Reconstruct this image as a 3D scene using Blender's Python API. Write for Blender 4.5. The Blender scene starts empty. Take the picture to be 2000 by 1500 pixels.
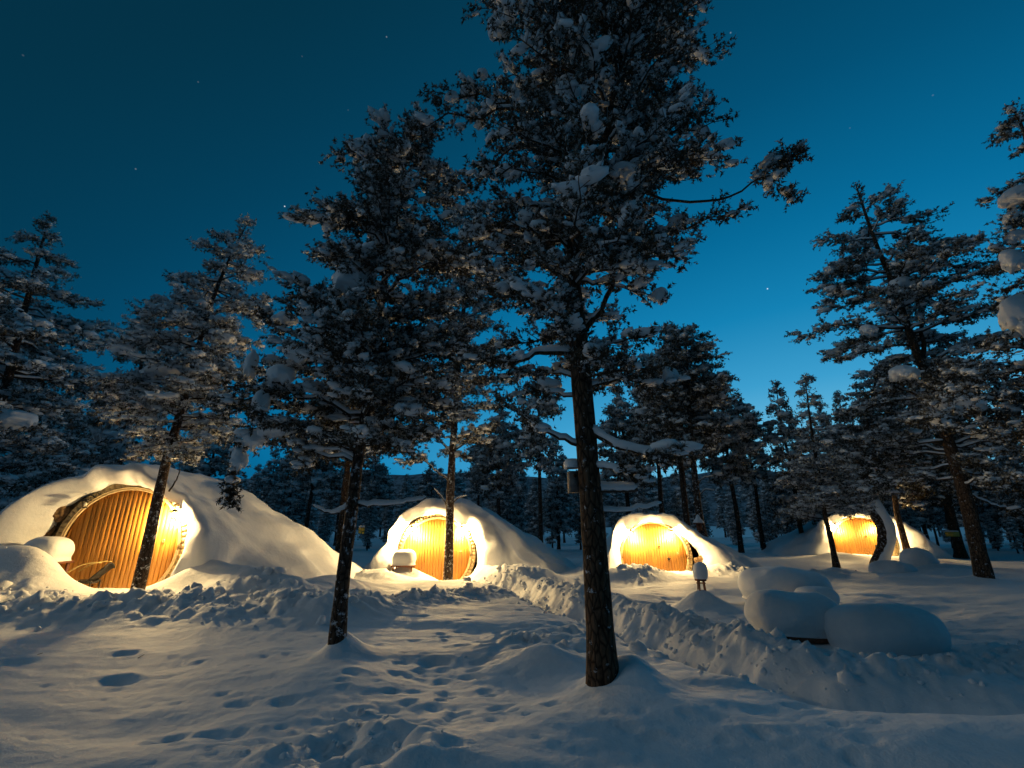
import bpy, math, random
import numpy as np

# ------------------------------------------------------------------ camera, sky, exposure
SC = bpy.context.scene
COL = SC.collection
FPX = 900.0                                   # focal length in pixels of a 2000 px wide picture
PITCH = math.atan(280 / 900)
CAM_H = 1.75
cam = bpy.data.objects.new('camera', bpy.data.cameras.new('camera'))
COL.objects.link(cam)
cam.location = (0, 0, CAM_H)
cam.rotation_euler = (math.pi / 2 + PITCH, 0, 0)
cam.data.sensor_width = 36.0
cam.data.lens = FPX * 36 / 2000
cam.data.clip_start = 0.05
cam.data.clip_end = 4000
SC.camera = cam

SC.view_settings.view_transform = 'Standard'
SC.view_settings.look = 'None'
SC.view_settings.gamma = 1.0
SC.view_settings.exposure = 0.0
SC.cycles.max_bounces = 6
SC.cycles.diffuse_bounces = 3
SC.cycles.glossy_bounces = 2
SC.cycles.use_denoising = True
SC.cycles.sample_clamp_indirect = 4.0

LAMP_POWER = [820.0, 1050.0, 680.0, 750.0]      # one value for each hut
LAMP_COLOR = (1.0, 0.68, 0.28)


def cam_dir(px, py):
    u, v = (px - 1000) / FPX, (750 - py) / FPX
    c, s = math.cos(PITCH), math.sin(PITCH)
    return np.array([u, c - v * s, s + v * c])


def build_world():
    w = bpy.data.worlds.new('World')
    SC.world = w
    w.use_nodes = True
    nt = w.node_tree
    N, L = nt.nodes, nt.links
    bg = N['Background']
    tc = N.new('ShaderNodeTexCoord')
    nrm = N.new('ShaderNodeVectorMath'); nrm.operation = 'NORMALIZE'
    L.new(tc.outputs['Generated'], nrm.inputs[0])
    sep = N.new('ShaderNodeSeparateXYZ'); L.new(nrm.outputs[0], sep.inputs[0])
    mx = N.new('ShaderNodeMath'); mx.operation = 'MAXIMUM'; mx.inputs[1].default_value = 0.10
    L.new(sep.outputs[2], mx.inputs[0])
    cmb = N.new('ShaderNodeCombineXYZ')
    L.new(sep.outputs[0], cmb.inputs[0]); L.new(sep.outputs[1], cmb.inputs[1]); L.new(mx.outputs[0], cmb.inputs[2])
    sky = N.new('ShaderNodeTexSky'); sky.sky_type = 'NISHITA'; sky.sun_disc = False
    sky.sun_elevation = math.radians(-5); sky.sun_rotation = math.radians(34)
    sky.altitude = 200; sky.air_density = 1.0; sky.dust_density = 0.3; sky.ozone_density = 6
    L.new(cmb.outputs[0], sky.inputs[0])
    sc_ = N.new('ShaderNodeSeparateColor'); L.new(sky.outputs[0], sc_.inputs[0])
    mul = N.new('ShaderNodeMath'); mul.operation = 'MULTIPLY'; mul.inputs[1].default_value = 8.0
    L.new(sc_.outputs[2], mul.inputs[0])
    pw = N.new('ShaderNodeMath'); pw.operation = 'POWER'; pw.inputs[1].default_value = 0.4545
    L.new(mul.outputs[0], pw.inputs[0])
    ramp = N.new('ShaderNodeValToRGB')
    L.new(pw.outputs[0], ramp.inputs[0])

    def lin(c):
        return tuple(((v / 255 + .055) / 1.055) ** 2.4 if v > 10 else v / 255 / 12.92 for v in c) + (1,)
    stops = [(46, (6, 40, 56)), (56, (4, 51, 72)), (67, (3, 64, 93)), (81, (3, 80, 117)), (104, (6, 107, 154)),
             (128, (20, 130, 181)), (160, (60, 158, 206)), (190, (106, 188, 224))]
    el = ramp.color_ramp.elements
    while len(el) < len(stops):
        el.new(0.5)
    for e, (p, c) in zip(el, stops):
        e.position = p / 255
        e.color = lin(c)
    # a handful of stars at fixed places in the sky
    star = None
    for (px, py, br) in [(556, 403, 1.0), (540, 535, .6), (1499, 564, 1.0), (265, 330, .16), (755, 72, .22), (1427, 64, .22),
                         (387, 160, .08), (205, 735, .2), (1822, 186, .08), (45, 108, .06), (590, 110, .05), (1660, 250, .05), (680, 215, .05), (120, 560, .05), (1330, 300, .05)]:
        d = cam_dir(px, py); d = d / np.linalg.norm(d)
        dp = N.new('ShaderNodeVectorMath'); dp.operation = 'DISTANCE'; dp.inputs[1].default_value = tuple(d)
        L.new(nrm.outputs[0], dp.inputs[0])
        lt = N.new('ShaderNodeMapRange'); lt.inputs[1].default_value = 0.0003; lt.inputs[2].default_value = 0.0016
        lt.inputs[3].default_value = br * .8; lt.inputs[4].default_value = 0.0
        L.new(dp.outputs['Value'], lt.inputs[0])
        if star is None:
            star = lt.outputs[0]
        else:
            ad = N.new('ShaderNodeMath'); ad.operation = 'ADD'
            L.new(star, ad.inputs[0]); L.new(lt.outputs[0], ad.inputs[1]); star = ad.outputs[0]
    addc = N.new('ShaderNodeVectorMath'); addc.operation = 'ADD'
    L.new(ramp.outputs[0], addc.inputs[0]); L.new(star, addc.inputs[1])
    L.new(addc.outputs[0], bg.inputs[0])
    bg.inputs[1].default_value = 1.0


build_world()
fill_sun = bpy.data.objects.new('moonlight', bpy.data.lights.new('moonlight', 'SUN'))
fill_sun.data.energy = 0.22
fill_sun.data.angle = math.radians(28)
fill_sun.data.color = (0.74, 0.89, 1.0)
fill_sun.rotation_euler = (math.radians(62), 0, math.radians(-80))     # added soft fill to brighten snow and trees, low, from the left
COL.objects.link(fill_sun)


def at(px, py, Y):
    """point seen at a picture position, at a known distance Y in front of the camera"""
    d = cam_dir(px, py)
    t = Y / d[1]
    return np.array([d[0] * t, Y, CAM_H + d[2] * t])


# ------------------------------------------------------------------ noise
_r = np.random.default_rng(7)
_T2 = _r.random((256, 256))
_T3 = _r.random((64, 64, 64))


def vn2(x, y):
    xi, yi = np.floor(x).astype(int), np.floor(y).astype(int)
    fx, fy = x - xi, y - yi
    fx, fy = fx * fx * fx * (fx * (fx * 6 - 15) + 10), fy * fy * fy * (fy * (fy * 6 - 15) + 10)
    a, b = _T2[xi & 255, yi & 255], _T2[(xi + 1) & 255, yi & 255]
    c, d = _T2[xi & 255, (yi + 1) & 255], _T2[(xi + 1) & 255, (yi + 1) & 255]
    return (a + (b - a) * fx) * (1 - fy) + (c + (d - c) * fx) * fy - 0.5


def fbm2(x, y, o=4, g=0.5):
    s, a = 0, 1
    for k in range(o):
        s = s + a * vn2(x * 2 ** k + 17.3 * k, y * 2 ** k + 9.1 * k)
        a *= g
    return s


def vn3(p):
    i = np.floor(p).astype(int); f = p - i
    f = f * f * (3 - 2 * f)
    o = 0
    for dx in (0, 1):
        for dy in (0, 1):
            for dz in (0, 1):
                w = (f[:, 0] if dx else 1 - f[:, 0]) * (f[:, 1] if dy else 1 - f[:, 1]) * (f[:, 2] if dz else 1 - f[:, 2])
                o = o + w * _T3[(i[:, 0] + dx) & 63, (i[:, 1] + dy) & 63, (i[:, 2] + dz) & 63]
    return o - 0.5


def fbm3(p, o=3):
    s, a = 0, 1.0
    for k in range(o):
        s = s + a * vn3(p * 2 ** k + 5.7 * k); a *= .5
    return s


# ------------------------------------------------------------------ mesh helpers
class MB:
    """collects vertices, quads and triangles; build() links them as ONE mesh object"""
    def __init__(self):
        self.V, self.Q, self.T, self.A, self.n = [], [], [], [], 0

    def add(self, V, quads=None, tris=None, attr=None):
        V = np.asarray(V, float).reshape(-1, 3)
        if quads is not None and len(quads):
            self.Q.append(np.asarray(quads, int).reshape(-1, 4) + self.n)
        if tris is not None and len(tris):
            self.T.append(np.asarray(tris, int).reshape(-1, 3) + self.n)
        self.V.append(V)
        if attr is not None:
            self.A.append(np.asarray(attr, float))
        self.n += len(V)
        return self

    def mesh(self, name, smooth=True):
        me = bpy.data.meshes.new(name)
        V = np.concatenate(self.V) if self.V else np.zeros((0, 3))
        Q = np.concatenate(self.Q) if self.Q else np.zeros((0, 4), int)
        T = np.concatenate(self.T) if self.T else np.zeros((0, 3), int)
        me.vertices.add(len(V)); me.vertices.foreach_set('co', V.astype(np.float32).ravel())
        nl = len(Q) * 4 + len(T) * 3
        me.loops.add(nl)
        me.loops.foreach_set('vertex_index', np.concatenate([Q.ravel(), T.ravel()]).astype(np.int32))
        me.polygons.add(len(Q) + len(T))
        st = np.concatenate([np.arange(len(Q)) * 4, len(Q) * 4 + np.arange(len(T)) * 3]).astype(np.int32)
        me.polygons.foreach_set('loop_start', st)
        if self.A:
            a = me.attributes.new('frost', 'FLOAT', 'POINT')
            a.data.foreach_set('value', np.concatenate(self.A).astype(np.float32))
        me.update(calc_edges=True)
        if smooth:
            me.polygons.foreach_set('use_smooth', np.ones(len(me.polygons), bool))
        me.validate()
        return me

    def build(self, name, mat, parent=None, smooth=True, loc=None):
        o = bpy.data.objects.new(name, self.mesh(name, smooth))
        if mat:
            o.data.materials.append(mat)
        COL.objects.link(o)
        if parent:
            o.parent = parent
        if loc is not None:
            o.location = loc
        return o


def tag(o, label=None, cat=None, group=None, kind=None):
    for k, v in (('label', label), ('category', cat), ('group', group), ('kind', kind)):
        if v:
            o[k] = v
    return o


def empty(name, loc, rz=0):
    o = bpy.data.objects.new(name, None)
    o.empty_display_size = .2
    COL.objects.link(o)
    o.location = tuple(loc); o.rotation_euler = (0, 0, rz)
    return o


def tube(pts, rad, sides=6, cap=True):
    pts = np.asarray(pts, float); n = len(pts)
    rad = np.broadcast_to(np.asarray(rad, float), (n,))
    tg = np.gradient(pts, axis=0); tg /= np.linalg.norm(tg, axis=1)[:, None] + 1e-9
    ref = np.array([0, 0, 1.0]) if abs(tg[:, 2]).mean() < .8 else np.array([1.0, 0, 0])
    a = np.cross(tg, ref); a /= np.linalg.norm(a, axis=1)[:, None] + 1e-9
    b = np.cross(a, tg)
    th = np.arange(sides) / sides * 2 * math.pi
    V = pts[:, None] + rad[:, None, None] * (a[:, None] * np.cos(th)[None, :, None] + b[:, None] * np.sin(th)[None, :, None])
    V = V.reshape(-1, 3)
    i = np.arange(n - 1)[:, None] * sides; j = np.arange(sides)[None]; j2 = (j + 1) % sides
    Q = np.stack([i + j, i + sides + j, i + sides + j2, i + j2], -1).reshape(-1, 4)
    T = []
    if cap:
        V = np.vstack([V, pts[:1], pts[-1:]])
        c0, c1 = n * sides, n * sides + 1
        for k in range(sides):
            T.append((c0, k, (k + 1) % sides)); T.append((c1, (n - 1) * sides + (k + 1) % sides, (n - 1) * sides + k))
    return V, Q, T


def spline(P, n):
    P = np.asarray(P, float)
    if len(P) == 2:
        t = np.linspace(0, 1, n)[:, None]
        return P[0] * (1 - t) + P[1] * t
    ext = np.vstack([2 * P[0] - P[1], P, 2 * P[-1] - P[-2]])
    t = np.linspace(0, len(P) - 1 - 1e-6, n); i = t.astype(int); f = (t - i)[:, None]
    p0, p1, p2, p3 = ext[i], ext[i + 1], ext[i + 2], ext[i + 3]
    return .5 * (2 * p1 + (p2 - p0) * f + (2 * p0 - 5 * p1 + 4 * p2 - p3) * f ** 2 + (3 * p1 - p0 - 3 * p2 + p3) * f ** 3)


def box(mb, c, s, rz=0.0):
    x, y, z = np.array(s) / 2
    v = np.array([(-x, -y, -z), (x, -y, -z), (x, y, -z), (-x, y, -z), (-x, -y, z), (x, -y, z), (x, y, z), (-x, y, z)])
    if rz:
        ca, sa = math.cos(rz), math.sin(rz)
        v = np.stack([v[:, 0] * ca - v[:, 1] * sa, v[:, 0] * sa + v[:, 1] * ca, v[:, 2]], 1)
    mb.add(v + np.array(c), quads=[(0, 3, 2, 1), (4, 5, 6, 7), (0, 1, 5, 4), (1, 2, 6, 5), (2, 3, 7, 6), (3, 0, 4, 7)])
    return mb


def icosphere(sub):
    t = (1 + 5 ** .5) / 2
    V = [(-1, t, 0), (1, t, 0), (-1, -t, 0), (1, -t, 0), (0, -1, t), (0, 1, t), (0, -1, -t), (0, 1, -t), (t, 0, -1), (t, 0, 1), (-t, 0, -1), (-t, 0, 1)]
    F = [(0, 11, 5), (0, 5, 1), (0, 1, 7), (0, 7, 10), (0, 10, 11), (1, 5, 9), (5, 11, 4), (11, 10, 2), (10, 7, 6), (7, 1, 8),
         (3, 9, 4), (3, 4, 2), (3, 2, 6), (3, 6, 8), (3, 8, 9), (4, 9, 5), (2, 4, 11), (6, 2, 10), (8, 6, 7), (9, 8, 1)]
    V = [np.array(v) / math.sqrt(1 + t * t) for v in V]
    for _ in range(sub):
        cache, G = {}, []

        def mid(a, b):
            k = (min(a, b), max(a, b))
            if k not in cache:
                m = V[a] + V[b]; V.append(m / np.linalg.norm(m)); cache[k] = len(V) - 1
            return cache[k]
        for a, b, c in F:
            x, y, z = mid(a, b), mid(b, c), mid(c, a)
            G += [(a, x, z), (b, y, x), (c, z, y), (x, y, z)]
        F = G
    return np.array(V), np.array(F)


def blobs(mb, C, S, rng, ico, rough=.25, yaw=None):
    V, F = ico
    n, m = len(C), len(V)
    if n == 0:
        return
    yaw = rng.random(n) * 6.28 if yaw is None else yaw
    W = V[None] * S[:, None]
    ph = rng.random((n, 1)) * 50
    nz = fbm3((V[None] * 1.7 + ph[..., None]).reshape(-1, 3), 2).reshape(n, m)
    W = W * (1 + rough * 2 * nz)[..., None]
    c, s = np.cos(yaw)[:, None], np.sin(yaw)[:, None]
    W = np.stack([W[..., 0] * c - W[..., 1] * s, W[..., 0] * s + W[..., 1] * c, W[..., 2]], -1) + C[:, None]
    mb.add(W.reshape(-1, 3), tris=(F[None] + (np.arange(n) * m)[:, None, None]).reshape(-1, 3))


ICO0, ICO1, ICO2, ICO3, ICO4 = [icosphere(k) for k in range(5)]


# ------------------------------------------------------------------ materials
def mat(name):
    m = bpy.data.materials.new(name); m.use_nodes = True
    return m, m.node_tree.nodes, m.node_tree.links, m.node_tree.nodes['Principled BSDF']


def n_noise(N, L, scale, detail=4, rough=.55, vec=None):
    n = N.new('ShaderNodeTexNoise'); n.inputs['Scale'].default_value = scale
    n.inputs['Detail'].default_value = detail; n.inputs['Roughness'].default_value = rough
    if vec is not None:
        L.new(vec, n.inputs['Vector'])
    return n


def n_bump(N, L, h, strength, dist, prev=None):
    b = N.new('ShaderNodeBump'); b.inputs['Strength'].default_value = strength; b.inputs['Distance'].default_value = dist
    L.new(h, b.inputs['Height'])
    if prev is not None:
        L.new(prev, b.inputs['Normal'])
    return b.outputs[0]


def n_ramp(N, L, f, stops):
    r = N.new('ShaderNodeValToRGB'); L.new(f, r.inputs[0])
    e = r.color_ramp.elements
    while len(e) < len(stops):
        e.new(.5)
    for k, (p, c) in zip(e, stops):
        k.position = p; k.color = tuple(c) + (1,)
    return r


def snow_mat(name, fine=1.0):
    m, N, L, P = mat(name)
    tc = N.new('ShaderNodeTexCoord')
    n1 = n_noise(N, L, 9, 5, .6, tc.outputs['Object'])
    n2 = n_noise(N, L, 70, 3, .6, tc.outputs['Object'])
    b = n_bump(N, L, n1.outputs[0], .35 * fine, .05)
    b = n_bump(N, L, n2.outputs[0], .35 * fine, .012, b)
    L.new(b, P.inputs['Normal'])
    r = n_ramp(N, L, n1.outputs[0], [(.3, (.80, .83, .87)), (.7, (.88, .89, .91))])
    L.new(r.outputs[0], P.inputs['Base Color'])
    P.inputs['Roughness'].default_value = .62
    P.inputs['Specular IOR Level'].default_value = .25
    return m


M_SNOW = snow_mat('snow')
M_SNOWSOFT = snow_mat('snow_soft', .7)


def bark_mat(name, dark, light, snow_amt):
    m, N, L, P = mat(name)
    tc = N.new('ShaderNodeTexCoord')
    mp = N.new('ShaderNodeMapping'); mp.inputs['Scale'].default_value = (1, 1, .35); L.new(tc.outputs['Object'], mp.inputs[0])
    vo = N.new('ShaderNodeTexVoronoi'); vo.feature = 'DISTANCE_TO_EDGE'; vo.inputs['Scale'].default_value = 17
    L.new(mp.outputs[0], vo.inputs['Vector'])
    n1 = n_noise(N, L, 14, 6, .65, mp.outputs[0])
    n2 = n_noise(N, L, 11, 8, .72, tc.outputs['Object'])
    c0 = n_ramp(N, L, n1.outputs[0], [(.3, dark), (.7, light)])
    pl = n_ramp(N, L, vo.outputs['Distance'], [(.02, (.3, .3, .3)), (.16, (1.15, 1.15, 1.15))])
    c = N.new('ShaderNodeMix'); c.data_type = 'RGBA'; c.blend_type = 'MULTIPLY'; c.inputs['Factor'].default_value = 1
    L.new(c0.outputs[0], c.inputs['A']); L.new(pl.outputs[0], c.inputs['B'])
    s = n_ramp(N, L, n2.outputs[0], [(.64 - snow_amt, (0, 0, 0)), (.70 - snow_amt, (1, 1, 1))])
    mx = N.new('ShaderNodeMix'); mx.data_type = 'RGBA'
    L.new(s.outputs[0], mx.inputs['Factor']); L.new(c.outputs['Result'], mx.inputs['A']); mx.inputs['B'].default_value = (.62, .65, .7, 1)
    L.new(mx.outputs['Result'], P.inputs['Base Color'])
    b = n_bump(N, L, vo.outputs['Distance'], .9, .04)
    b = n_bump(N, L, n1.outputs[0], .8, .03, b)
    L.new(b, P.inputs['Normal'])
    P.inputs['Roughness'].default_value = .9
    P.inputs['Specular IOR Level'].default_value = .2
    return m


M_BARK = bark_mat('pine_bark', (.036, .024, .016), (.15, .09, .055), .035)
M_BARKSNOW = bark_mat('pine_bark_snowy', (.035, .025, .018), (.11, .072, .05), .085)
M_BARKFAR = bark_mat('pine_bark_far', (.03, .022, .017), (.09, .06, .045), .05)


def needle_mat():
    m, N, L, P = mat('frosted_needles')
    a = N.new('ShaderNodeAttribute'); a.attribute_name = 'frost'
    r = n_ramp(N, L, a.outputs['Fac'], [(.0, (.048, .036, .020)), (.35, (.075, .058, .036)), (.6, (.24, .24, .22)), (1.0, (.72, .75, .78))])
    L.new(r.outputs[0], P.inputs['Base Color'])
    P.inputs['Roughness'].default_value = .75
    P.inputs['Specular IOR Level'].default_value = .2
    return m


M_NEEDLE = needle_mat()


def wood_mat():
    m, N, L, P = mat('pine_boards')
    tc = N.new('ShaderNodeTexCoord')
    oi = N.new('ShaderNodeObjectInfo')
    mp = N.new('ShaderNodeMapping'); mp.inputs['Scale'].default_value = (9, 9, .8); L.new(tc.outputs['Object'], mp.inputs[0])
    ofs = N.new('ShaderNodeVectorMath'); ofs.operation = 'ADD'
    L.new(mp.outputs[0], ofs.inputs[0])
    sc = N.new('ShaderNodeVectorMath'); sc.operation = 'SCALE'; sc.inputs['Scale'].default_value = 31
    cb = N.new('ShaderNodeCombineXYZ')
    for k in range(3):
        L.new(oi.outputs['Random'], cb.inputs[k])
    L.new(cb.outputs[0], sc.inputs[0]); L.new(sc.outputs[0], ofs.inputs[1])
    n1 = n_noise(N, L, 1.6, 6, .6, ofs.outputs[0])
    vo = N.new('ShaderNodeTexVoronoi'); vo.inputs['Scale'].default_value = 3.3
    mp2 = N.new('ShaderNodeMapping'); mp2.inputs['Scale'].default_value = (1, 1, .45); L.new(tc.outputs['Object'], mp2.inputs[0])
    L.new(mp2.outputs[0], vo.inputs['Vector'])
    kn = n_ramp(N, L, vo.outputs['Distance'], [(.03, (.25, .25, .25)), (.075, (1, 1, 1))])
    c = n_ramp(N, L, n1.outputs[0], [(.3, (.50, .20, .030)), (.55, (.61, .275, .046)), (.75, (.66, .32, .065))])
    mr = N.new('ShaderNodeMapRange'); L.new(oi.outputs['Random'], mr.inputs[0]); mr.inputs[3].default_value = .80; mr.inputs[4].default_value = 1.15
    m1 = N.new('ShaderNodeMix'); m1.data_type = 'RGBA'; m1.blend_type = 'MULTIPLY'; m1.inputs['Factor'].default_value = 1
    L.new(c.outputs[0], m1.inputs['A']); L.new(kn.outputs[0], m1.inputs['B'])
    m2 = N.new('ShaderNodeVectorMath'); m2.operation = 'SCALE'
    L.new(m1.outputs['Result'], m2.inputs[0]); L.new(mr.outputs[0], m2.inputs['Scale'])
    L.new(m2.outputs[0], P.inputs['Base Color'])
    b = n_bump(N, L, n1.outputs[0], .1, .004)
    L.new(b, P.inputs['Normal'])
    P.inputs['Roughness'].default_value = .5
    return m


M_WOOD = wood_mat()


def plain(name, c, rough=.7, metal=0.0, nscale=20, var=.25, bump=.2):
    m, N, L, P = mat(name)
    tc = N.new('ShaderNodeTexCoord')
    n1 = n_noise(N, L, nscale, 4, .6, tc.outputs['Object'])
    r = n_ramp(N, L, n1.outputs[0], [(.3, [v * (1 - var) for v in c]), (.7, [min(1, v * (1 + var)) for v in c])])
    L.new(r.outputs[0], P.inputs['Base Color'])
    if bump:
        L.new(n_bump(N, L, n1.outputs[0], bump, .02), P.inputs['Normal'])
    P.inputs['Roughness'].default_value = rough; P.inputs['Metallic'].default_value = metal
    return m


M_STAVE = plain('weathered_pale_boards', (.50, .36, .18), .75, nscale=12)
M_TRIM = plain('pale_trim', (.62, .46, .25), .6, nscale=8)
M_IRON = plain('black_iron', (.018, .017, .016), .5, .6, 30)
M_TURF = plain('brown_turf_and_rock', (.16, .095, .045), .95, nscale=9, var=.6, bump=1.0)
M_DARKWOOD = plain('brown_tarred_wood', (.17, .062, .032), .7, nscale=14, var=.4)
M_GREYWOOD = plain('grey_weathered_wood', (.17, .16, .15), .85, nscale=16, var=.35)
M_FABRIC = plain('dark_woven_seat', (.02, .018, .016), .8, nscale=60)
M_CANE = plain('yellow_cane', (.5, .36, .12), .5, nscale=15)
M_SIGN = plain('yellow_painted_board', (.75, .50, .08), .6, nscale=10)
M_TWIG = plain('dry_twig', (.06, .042, .03), .9, nscale=25)


def bulb_mat(on):
    m, N, L, P = mat('lamp_glass_lit' if on else 'lamp_glass_unlit')
    P.inputs['Base Color'].default_value = (.8, .75, .6, 1)
    P.inputs['Roughness'].default_value = .2
    if on:
        P.inputs['Emission Color'].default_value = (1.0, .72, .33, 1)
        P.inputs['Emission Strength'].default_value = 60
    return m


M_LIT, M_UNLIT = bulb_mat(True), bulb_mat(False)


def hill_mat():
    m, N, L, P = mat('forested_snowy_fell')
    tc = N.new('ShaderNodeTexCoord')
    n1 = n_noise(N, L, .12, 6, .7, tc.outputs['Object'])
    r = n_ramp(N, L, n1.outputs[0], [(.4, (.06, .08, .09)), (.6, (.40, .45, .5))])
    L.new(r.outputs[0], P.inputs['Base Color']); P.inputs['Roughness'].default_value = .9
    return m


M_HILL = hill_mat()

# ------------------------------------------------------------------ the snow-covered ground
HUTS = [dict(px=237, py=1066, Y=11.8, rot=5, zg=.42, s=.93), dict(px=852, py=1082, Y=18.3, rot=0, zg=-.05, s=.89),
        dict(px=1278, py=1086, Y=19.2, rot=-6, zg=.05, s=.87), dict(px=1685, py=1062, Y=27.8, rot=-20, zg=.1, s=1.0)]
for h in HUTS:
    h['c'] = at(h['px'], h['py'], h['Y'])

BASE = np.array([(0, 0, 0), (0, 5, 0), (-5, 6, 0), (5, 5, -.02), (-2.4, 7.2, .02), (1, 5.8, 0), (-8, 7.5, .1), (-9.4, 11, .42), (-5, 11, .3), (-10, 14, .5),
                 (-2.3, 17.5, 0), (-2.2, 13, .05), (4.6, 18.3, .1), (5, 12, 0), (8, 9, 0), (13, 20, 0), (20, 27, .25), (16, 17, 0), (26, 29, .1),
                 (0, 30, .1), (-15, 25, .4), (-25, 12, .6), (0, 60, .3), (40, 60, .3), (-60, 60, .5), (12, 6, .1), (0, -10, 0), (20, 0, .1), (-20, 0, .3)])


def base_h(x, y):
    num = 0; den = 1e-9
    for bx, by, bz in BASE:
        d2 = (x - bx) ** 2 + (y - by) ** 2
        w = 1 / (d2 + 1.5) ** 1.6
        num = num + w * bz; den = den + w
    return num / den


def poly_dist(x, y, P):
    """distance to a polyline and the interpolated third value along it"""
    best = np.full(x.shape, 1e9); val = np.zeros(x.shape); side = np.zeros(x.shape)
    for (x0, y0, v0), (x1, y1, v1) in zip(P[:-1], P[1:]):
        dx, dy = x1 - x0, y1 - y0
        t = np.clip(((x - x0) * dx + (y - y0) * dy) / (dx * dx + dy * dy), 0, 1)
        d = np.hypot(x - x0 - t * dx, y - y0 - t * dy)
        k = d < best
        best = np.where(k, d, best); val = np.where(k, v0 + t * (v1 - v0), val)
        side = np.where(k, (x - x0) * dy - (y - y0) * dx, side)
    return best, val, side


PATH = [(-2.3, 18.0, .28), (-1.2, 16.6, .32), (.1, 15.2, .36), (1.15, 11.9, .40), (2.0, 9.8, .42), (2.55, 8.1, .42), (2.95, 6.8, .40), (3.6, 5.95, .38),
        (5.2, 5.45, .36), (7.5, 5.3, .34), (12, 5.6, .3)]
BANK_L = [(-13, 9.6, .30), (-9.5, 9.3, .34), (-7, 9.5, .36), (-4.8, 9.6, .46), (-3.7, 9.7, .44), (-2.6, 11.0, .22), (-1.4, 12.8, .26), (-.5, 13.6, .22)]
BANK_R = [(1.15, 14.8, .22), (1.95, 12.6, .30), (2.9, 10.2, .30), (3.5, 8.5, .30), (3.95, 7.2, .26), (4.6, 6.7, .20), (6.2, 6.6, .20), (7.6, 6.9, .42), (10, 7.2, .5)]
BANK_F = [(7.0, 19.6, .22), (8.2, 17.6, .22), (9.5, 17.0, .2), (12.5, 19, .15)]
BUMPS = [  # x, y, rx, ry, height: mounds and drifts
    (.42, 7.05, .55, .40, .24), (3.9, 4.35, 1.6, .75, .26), (5.6, 4.1, 1.4, .9, .20), (-2.6, 3.9, 1.2, .8, .06),
    (1.36, 5.95, .36, .46, .30), (.95, 6.1, .5, .4, .10), (1.7, 5.3, .75, .35, .10), (2.0, 4.7, .9, .45, .10),
    (-2.40, 7.24, .24, .30, .24), (-2.35, 7.35, .5, .35, .07),
    (-5.6, 10.7, 1.0, .55, .34), (-4.5, 12.6, 1.0, 1.4, .40), (-7.0, 11.3, .80, .40, .62), (-6.1, 11.0, .8, .5, .3), (-10.4, 10.75, .75, .45, .40), (-3.75, 17.75, .7, .45, .40), (-.85, 17.6, .8, .5, .42), (3.0, 18.6, .7, .5, .4), (-4.7, 10.6, .55, .4, .20), (-11.4, 10.7, 1.15, .75, .62), (-9.9, 10.4, .9, .55, .36), (-13.0, 10.6, 1.6, 1.0, .8),
    (-.3, 16.7, 1.2, .6, .40), (.9, 16.2, 1.0, .6, .30), (-4.6, 16.6, .9, .7, .35), (-5.5, 14.3, 1.6, .8, .12),
    (4.3, 17.2, 1.1, .6, .42), (7.6, 18.0, 1.0, .6, .2), (2.9, 16.8, .8, .5, .25), (4.26, 11.34, .50, .40, .36),
    (16.9, 25.6, 1.2, .6, .30), (18.5, 21.2, 1.4, .5, .22), (17.3, 19.6, 1.3, .5, .20), (12.97, 19.74, .4, .4, .15), (16.1, 17.1, .6, .5, .2),
]
DIPS = []
_rd = np.random.default_rng(11)
for (px, py, n, sx, sy, r0, r1) in [(880, 1290, 70, 130, 45, .05, .13), (960, 1240, 40, 110, 25, .05, .12), (840, 1340, 14, 90, 40, .06, .15), (800, 1440, 16, 70, 40, .06, .16),
                                    (560, 1470, 10, 100, 30, .05, .14), (420, 1360, 14, 160, 50, .04, .12), (1000, 1400, 36, 180, 60, .03, .09), (300, 1400, 26, 220, 60, .03, .09), (1450, 1450, 24, 160, 40, .03, .09), (1650, 1440, 16, 200, 40, .04, .12),
                                    (700, 1240, 12, 60, 20, .03, .07), (1330, 1200, 40, 110, 25, .05, .13), (1700, 1160, 30, 150, 25, .05, .16), (1800, 1210, 20, 120, 25, .05, .18)]:
    for _ in range(n):
        qx, qy = px + _rd.normal() * sx, py + _rd.normal() * sy
        d = cam_dir(qx, qy)
        if d[2] > -.06:
            continue
        t = -CAM_H / d[2]
        r = _rd.uniform(r0, r1) * .72
        DIPS.append((d[0] * t, d[1] * t, r * _rd.uniform(.8, 1.3), r * _rd.uniform(.7, 1.1), r * _rd.uniform(.25, .45)))
for (px, py, r, dep) in [(235, 1325, .15, .07), (245, 1285, .11, .045), (30, 1300, .17, .05), (560, 1370, .11, .04), (850, 1290, .15, .07), (808, 1412, .12, .06), (330, 1440, .16, .04), (470, 1370, .10, .03),
                         (700, 1470, .36, .12), (440, 1435, .18, .04), (1560, 1395, .13, .04)]:
    d = cam_dir(px, py); t = -CAM_H / d[2]
    DIPS.append((d[0] * t, d[1] * t, r * 1.25, r, dep))


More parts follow.
